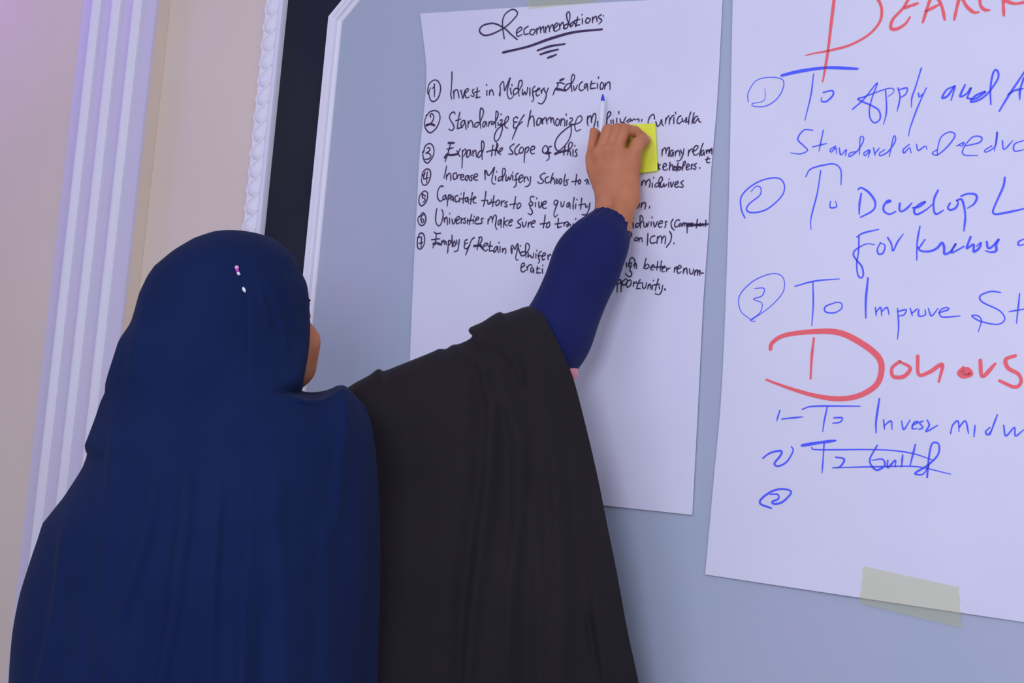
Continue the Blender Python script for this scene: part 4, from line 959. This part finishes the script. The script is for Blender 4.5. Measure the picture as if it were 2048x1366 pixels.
Vc = CAM + ((PXY[:, 0] - CX) / FPX)[:, None] * CAM_R * PXY[:, 2:3] + ((PXY[:, 1] - CY) / FPX)[:, None] * CAM_D * PXY[:, 2:3] + CAM_F * PXY[:, 2:3]
Vc[:, 1] = np.minimum(Vc[:, 1], -0.03)
F = [(i * n2 + j, i * n2 + j + 1, (i + 1) * n2 + j + 1, (i + 1) * n2 + j) for i in range(NU - 1) for j in range(n2 - 1)]
cape = link_mesh('cape', Vc, F, M_CAPE)
sol = cape.modifiers.new('thickness', 'SOLIDIFY'); sol.thickness = 0.0018; sol.offset = 0
child(cape)

# ------------------------------------------------------------------ sleeve on the raised forearm
def loft(path, nseg, na, fold=None):
    """path: rows of px, py, depth, radius (m)"""
    C_ = catmull(np.array(path) * np.array([1, 1, 1000, 1000]), 6) / np.array([1, 1, 1000, 1000])
    P = np.array([at(*c_[:3]) for c_ in C_]); R_ = C_[:, 3]
    d = np.r_[0, np.cumsum(np.linalg.norm(np.diff(P, axis=0), axis=1))]
    t = np.linspace(0, d[-1], nseg)
    P = np.stack([np.interp(t, d, P[:, i]) for i in range(3)], 1); R_ = np.interp(t, d, R_)
    for _ in range(24):
        P[1:-1] = 0.25 * P[:-2] + 0.5 * P[1:-1] + 0.25 * P[2:]; R_[1:-1] = 0.25 * R_[:-2] + 0.5 * R_[1:-1] + 0.25 * R_[2:]
    T = np.gradient(P, axis=0); T /= np.linalg.norm(T, axis=1)[:, None]
    V = []; nrm = -CAM_F
    for i in range(nseg):
        nrm = nrm - T[i] * nrm.dot(T[i]); nrm /= np.linalg.norm(nrm); bn = np.cross(T[i], nrm)
        for j in range(na):
            an = 2 * math.pi * j / na
            r = R_[i] + (fold(i / (nseg - 1), an) if fold else 0)
            V.append(P[i] + r * (math.cos(an) * nrm + math.sin(an) * bn))
    F = [(i * na + j, i * na + (j + 1) % na, (i + 1) * na + (j + 1) % na, (i + 1) * na + j) for i in range(nseg - 1) for j in range(na)]
    return V, F
def sleeve_fold(u, an):
    g_ = smooth(0.80, 0.97, u)
    return 0.0008 * math.sin(17 * an) * g_ + 0.0022 * math.sin(3 * an + 7 * u) * (1 - g_) + 0.0006 * math.sin(26 * an + 1) * g_ * smooth(0.97, 1, u)
wd_ = proj(q(400, 1250, 0.07))[2]
V, F = loft([(960, 790, 2.06, 0.036), (1020, 750, 2.08, 0.048), (1075, 712, 2.10, 0.058), (1106, 672, 2.105, 0.0600), (1130, 622, 2.115, 0.0545), (1152, 574, 2.13, 0.0535), (1175, 525, 2.145, 0.0565), (1196, 490, wd_ - 0.03, 0.0510), (1208, 471, wd_ - 0.018, 0.0440), (1219, 454, wd_ - 0.008, 0.0375), (1225, 446, wd_ - 0.004, 0.0345)], 150, 120, sleeve_fold)
sl = link_mesh('sleeve', V, F, M_SLEEVE)
sol = sl.modifiers.new('thickness', 'SOLIDIFY'); sol.thickness = 0.0016; sol.offset = -1
child(sl)
V, F = loft([(1110, 728, 2.09, 0.030), (1128, 737, 2.095, 0.024), (1144, 748, 2.10, 0.013), (1149, 758, 2.10, 0.005)], 24, 32)
u_ = child(link_mesh('undersleeve', V, F, M_PINK)); u_['label'] = 'bright pink edge of an undersleeve at the elbow'

# ------------------------------------------------------------------ long dress below
V = []; F = []; nd = 72
zz = [0.95, 0.80, 0.62, 0.45, 0.28, 0.14, 0.05, 0.012]
rr = [0.20, 0.215, 0.235, 0.25, 0.262, 0.272, 0.28, 0.283]
for z, r in zip(zz, rr):
    for i in range(nd):
        an = 2 * math.pi * i / nd
        f_ = 1 + 0.035 * math.sin(11 * an) * (1 - z)
        V.append(np.array([PB[0], PB[1], z]) + BF * 0.95 * r * f_ * math.cos(an) + BL * r * f_ * math.sin(an))
for j in range(len(zz) - 1):
    for i in range(nd): F.append((j * nd + i, (j + 1) * nd + i, (j + 1) * nd + (i + 1) % nd, j * nd + (i + 1) % nd))
child(link_mesh('dress', V, F, M_CAPE))

# ------------------------------------------------------------------ pen and sticky note
pen = thing('pen', 'white pen with a blue tip held upright between two fingers', 'pen')
def pq(zx, zy, off): return q(zx, zy, off)
e0, e1, e2 = pq(268, 830, 0.030), pq(308, 150, 0.044), pq(310, 84, 0.0455)
mb = MB()
ts = np.array([0, 0.01, 0.5, 0.80, 0.93, 1.0]); rr = np.array([0.0036, 0.0046, 0.0049, 0.0049, 0.0044, 0.0034])
mb.tube([e0 + (e1 - e0) * t for t in ts], rr, 20)
mb.build('barrel', M_PEN, pen)
mb = MB(); m0 = e1 + (e2 - e1) * 0.25
mb.tube([e1 + (e2 - e1) * t for t in (-0.02, 0.35, 0.36, 0.8, 1.0)], [0.0033, 0.0031, 0.0030, 0.0016, 0.0006], 16)
tp_ = mb.build('tip', M_PENT, pen); tp_['label'] = 'blue pointed pen tip'
note = None
V = []; F = []; nu, nv = 20, 24
cor = [(478, 372), (806, 362), (826, 812), (500, 850)]
cq = [np.array(p, float) for p in cor]
for th in (0.0, 0.0004):
    for j in range(nv + 1):
        for i in range(nu + 1):
            s_, t_ = i / nu, j / nv
            p = (cq[0] * (1 - s_) + cq[1] * s_) * (1 - t_) + (cq[3] * (1 - s_) + cq[2] * s_) * t_
            off = 0.0128 + 0.0035 * t_ * t_ + 0.0022 * math.sin(math.pi * s_) * (t_ - 0.2) + 0.0015 * math.sin(5 * t_)
            V.append(q(p[0], p[1], off - th - 0.0001))
n = (nu + 1) * (nv + 1); ix = lambda i, j, s=0: s * n + j * (nu + 1) + i
for j in range(nv):
    for i in range(nu):
        f = (ix(i, j), ix(i, j + 1), ix(i + 1, j + 1), ix(i + 1, j)); F.append(f); F.append(tuple(k_ + n for k_ in f[::-1]))
for j in range(nv):
    F.append((ix(0, j), ix(0, j, 1), ix(0, j + 1, 1), ix(0, j + 1))); F.append((ix(nu, j), ix(nu, j + 1), ix(nu, j + 1, 1), ix(nu, j, 1)))
for i in range(nu):
    F.append((ix(i, 0), ix(i + 1, 0), ix(i + 1, 0, 1), ix(i, 0, 1))); F.append((ix(i, nv), ix(i, nv, 1), ix(i + 1, nv, 1), ix(i + 1, nv)))
tag(link_mesh('sticky_note', V, F, M_NOTE), 'yellow sticky note pinched between thumb and finger against the sheet', 'sticky note')
print('PO', PO, 'sheet h', np.linalg.norm(on_wall(1445, -9) - on_wall(1385, 1030)), 'w', np.linalg.norm(on_wall(840, 27) - on_wall(1445, -9)), 'wall depth hand', proj(on_wall(1230, 300))[2], 'head', HC, 'wallx', x_bl, x_ml, x_ret, 'ztop', z_ct, 'zn', zn)
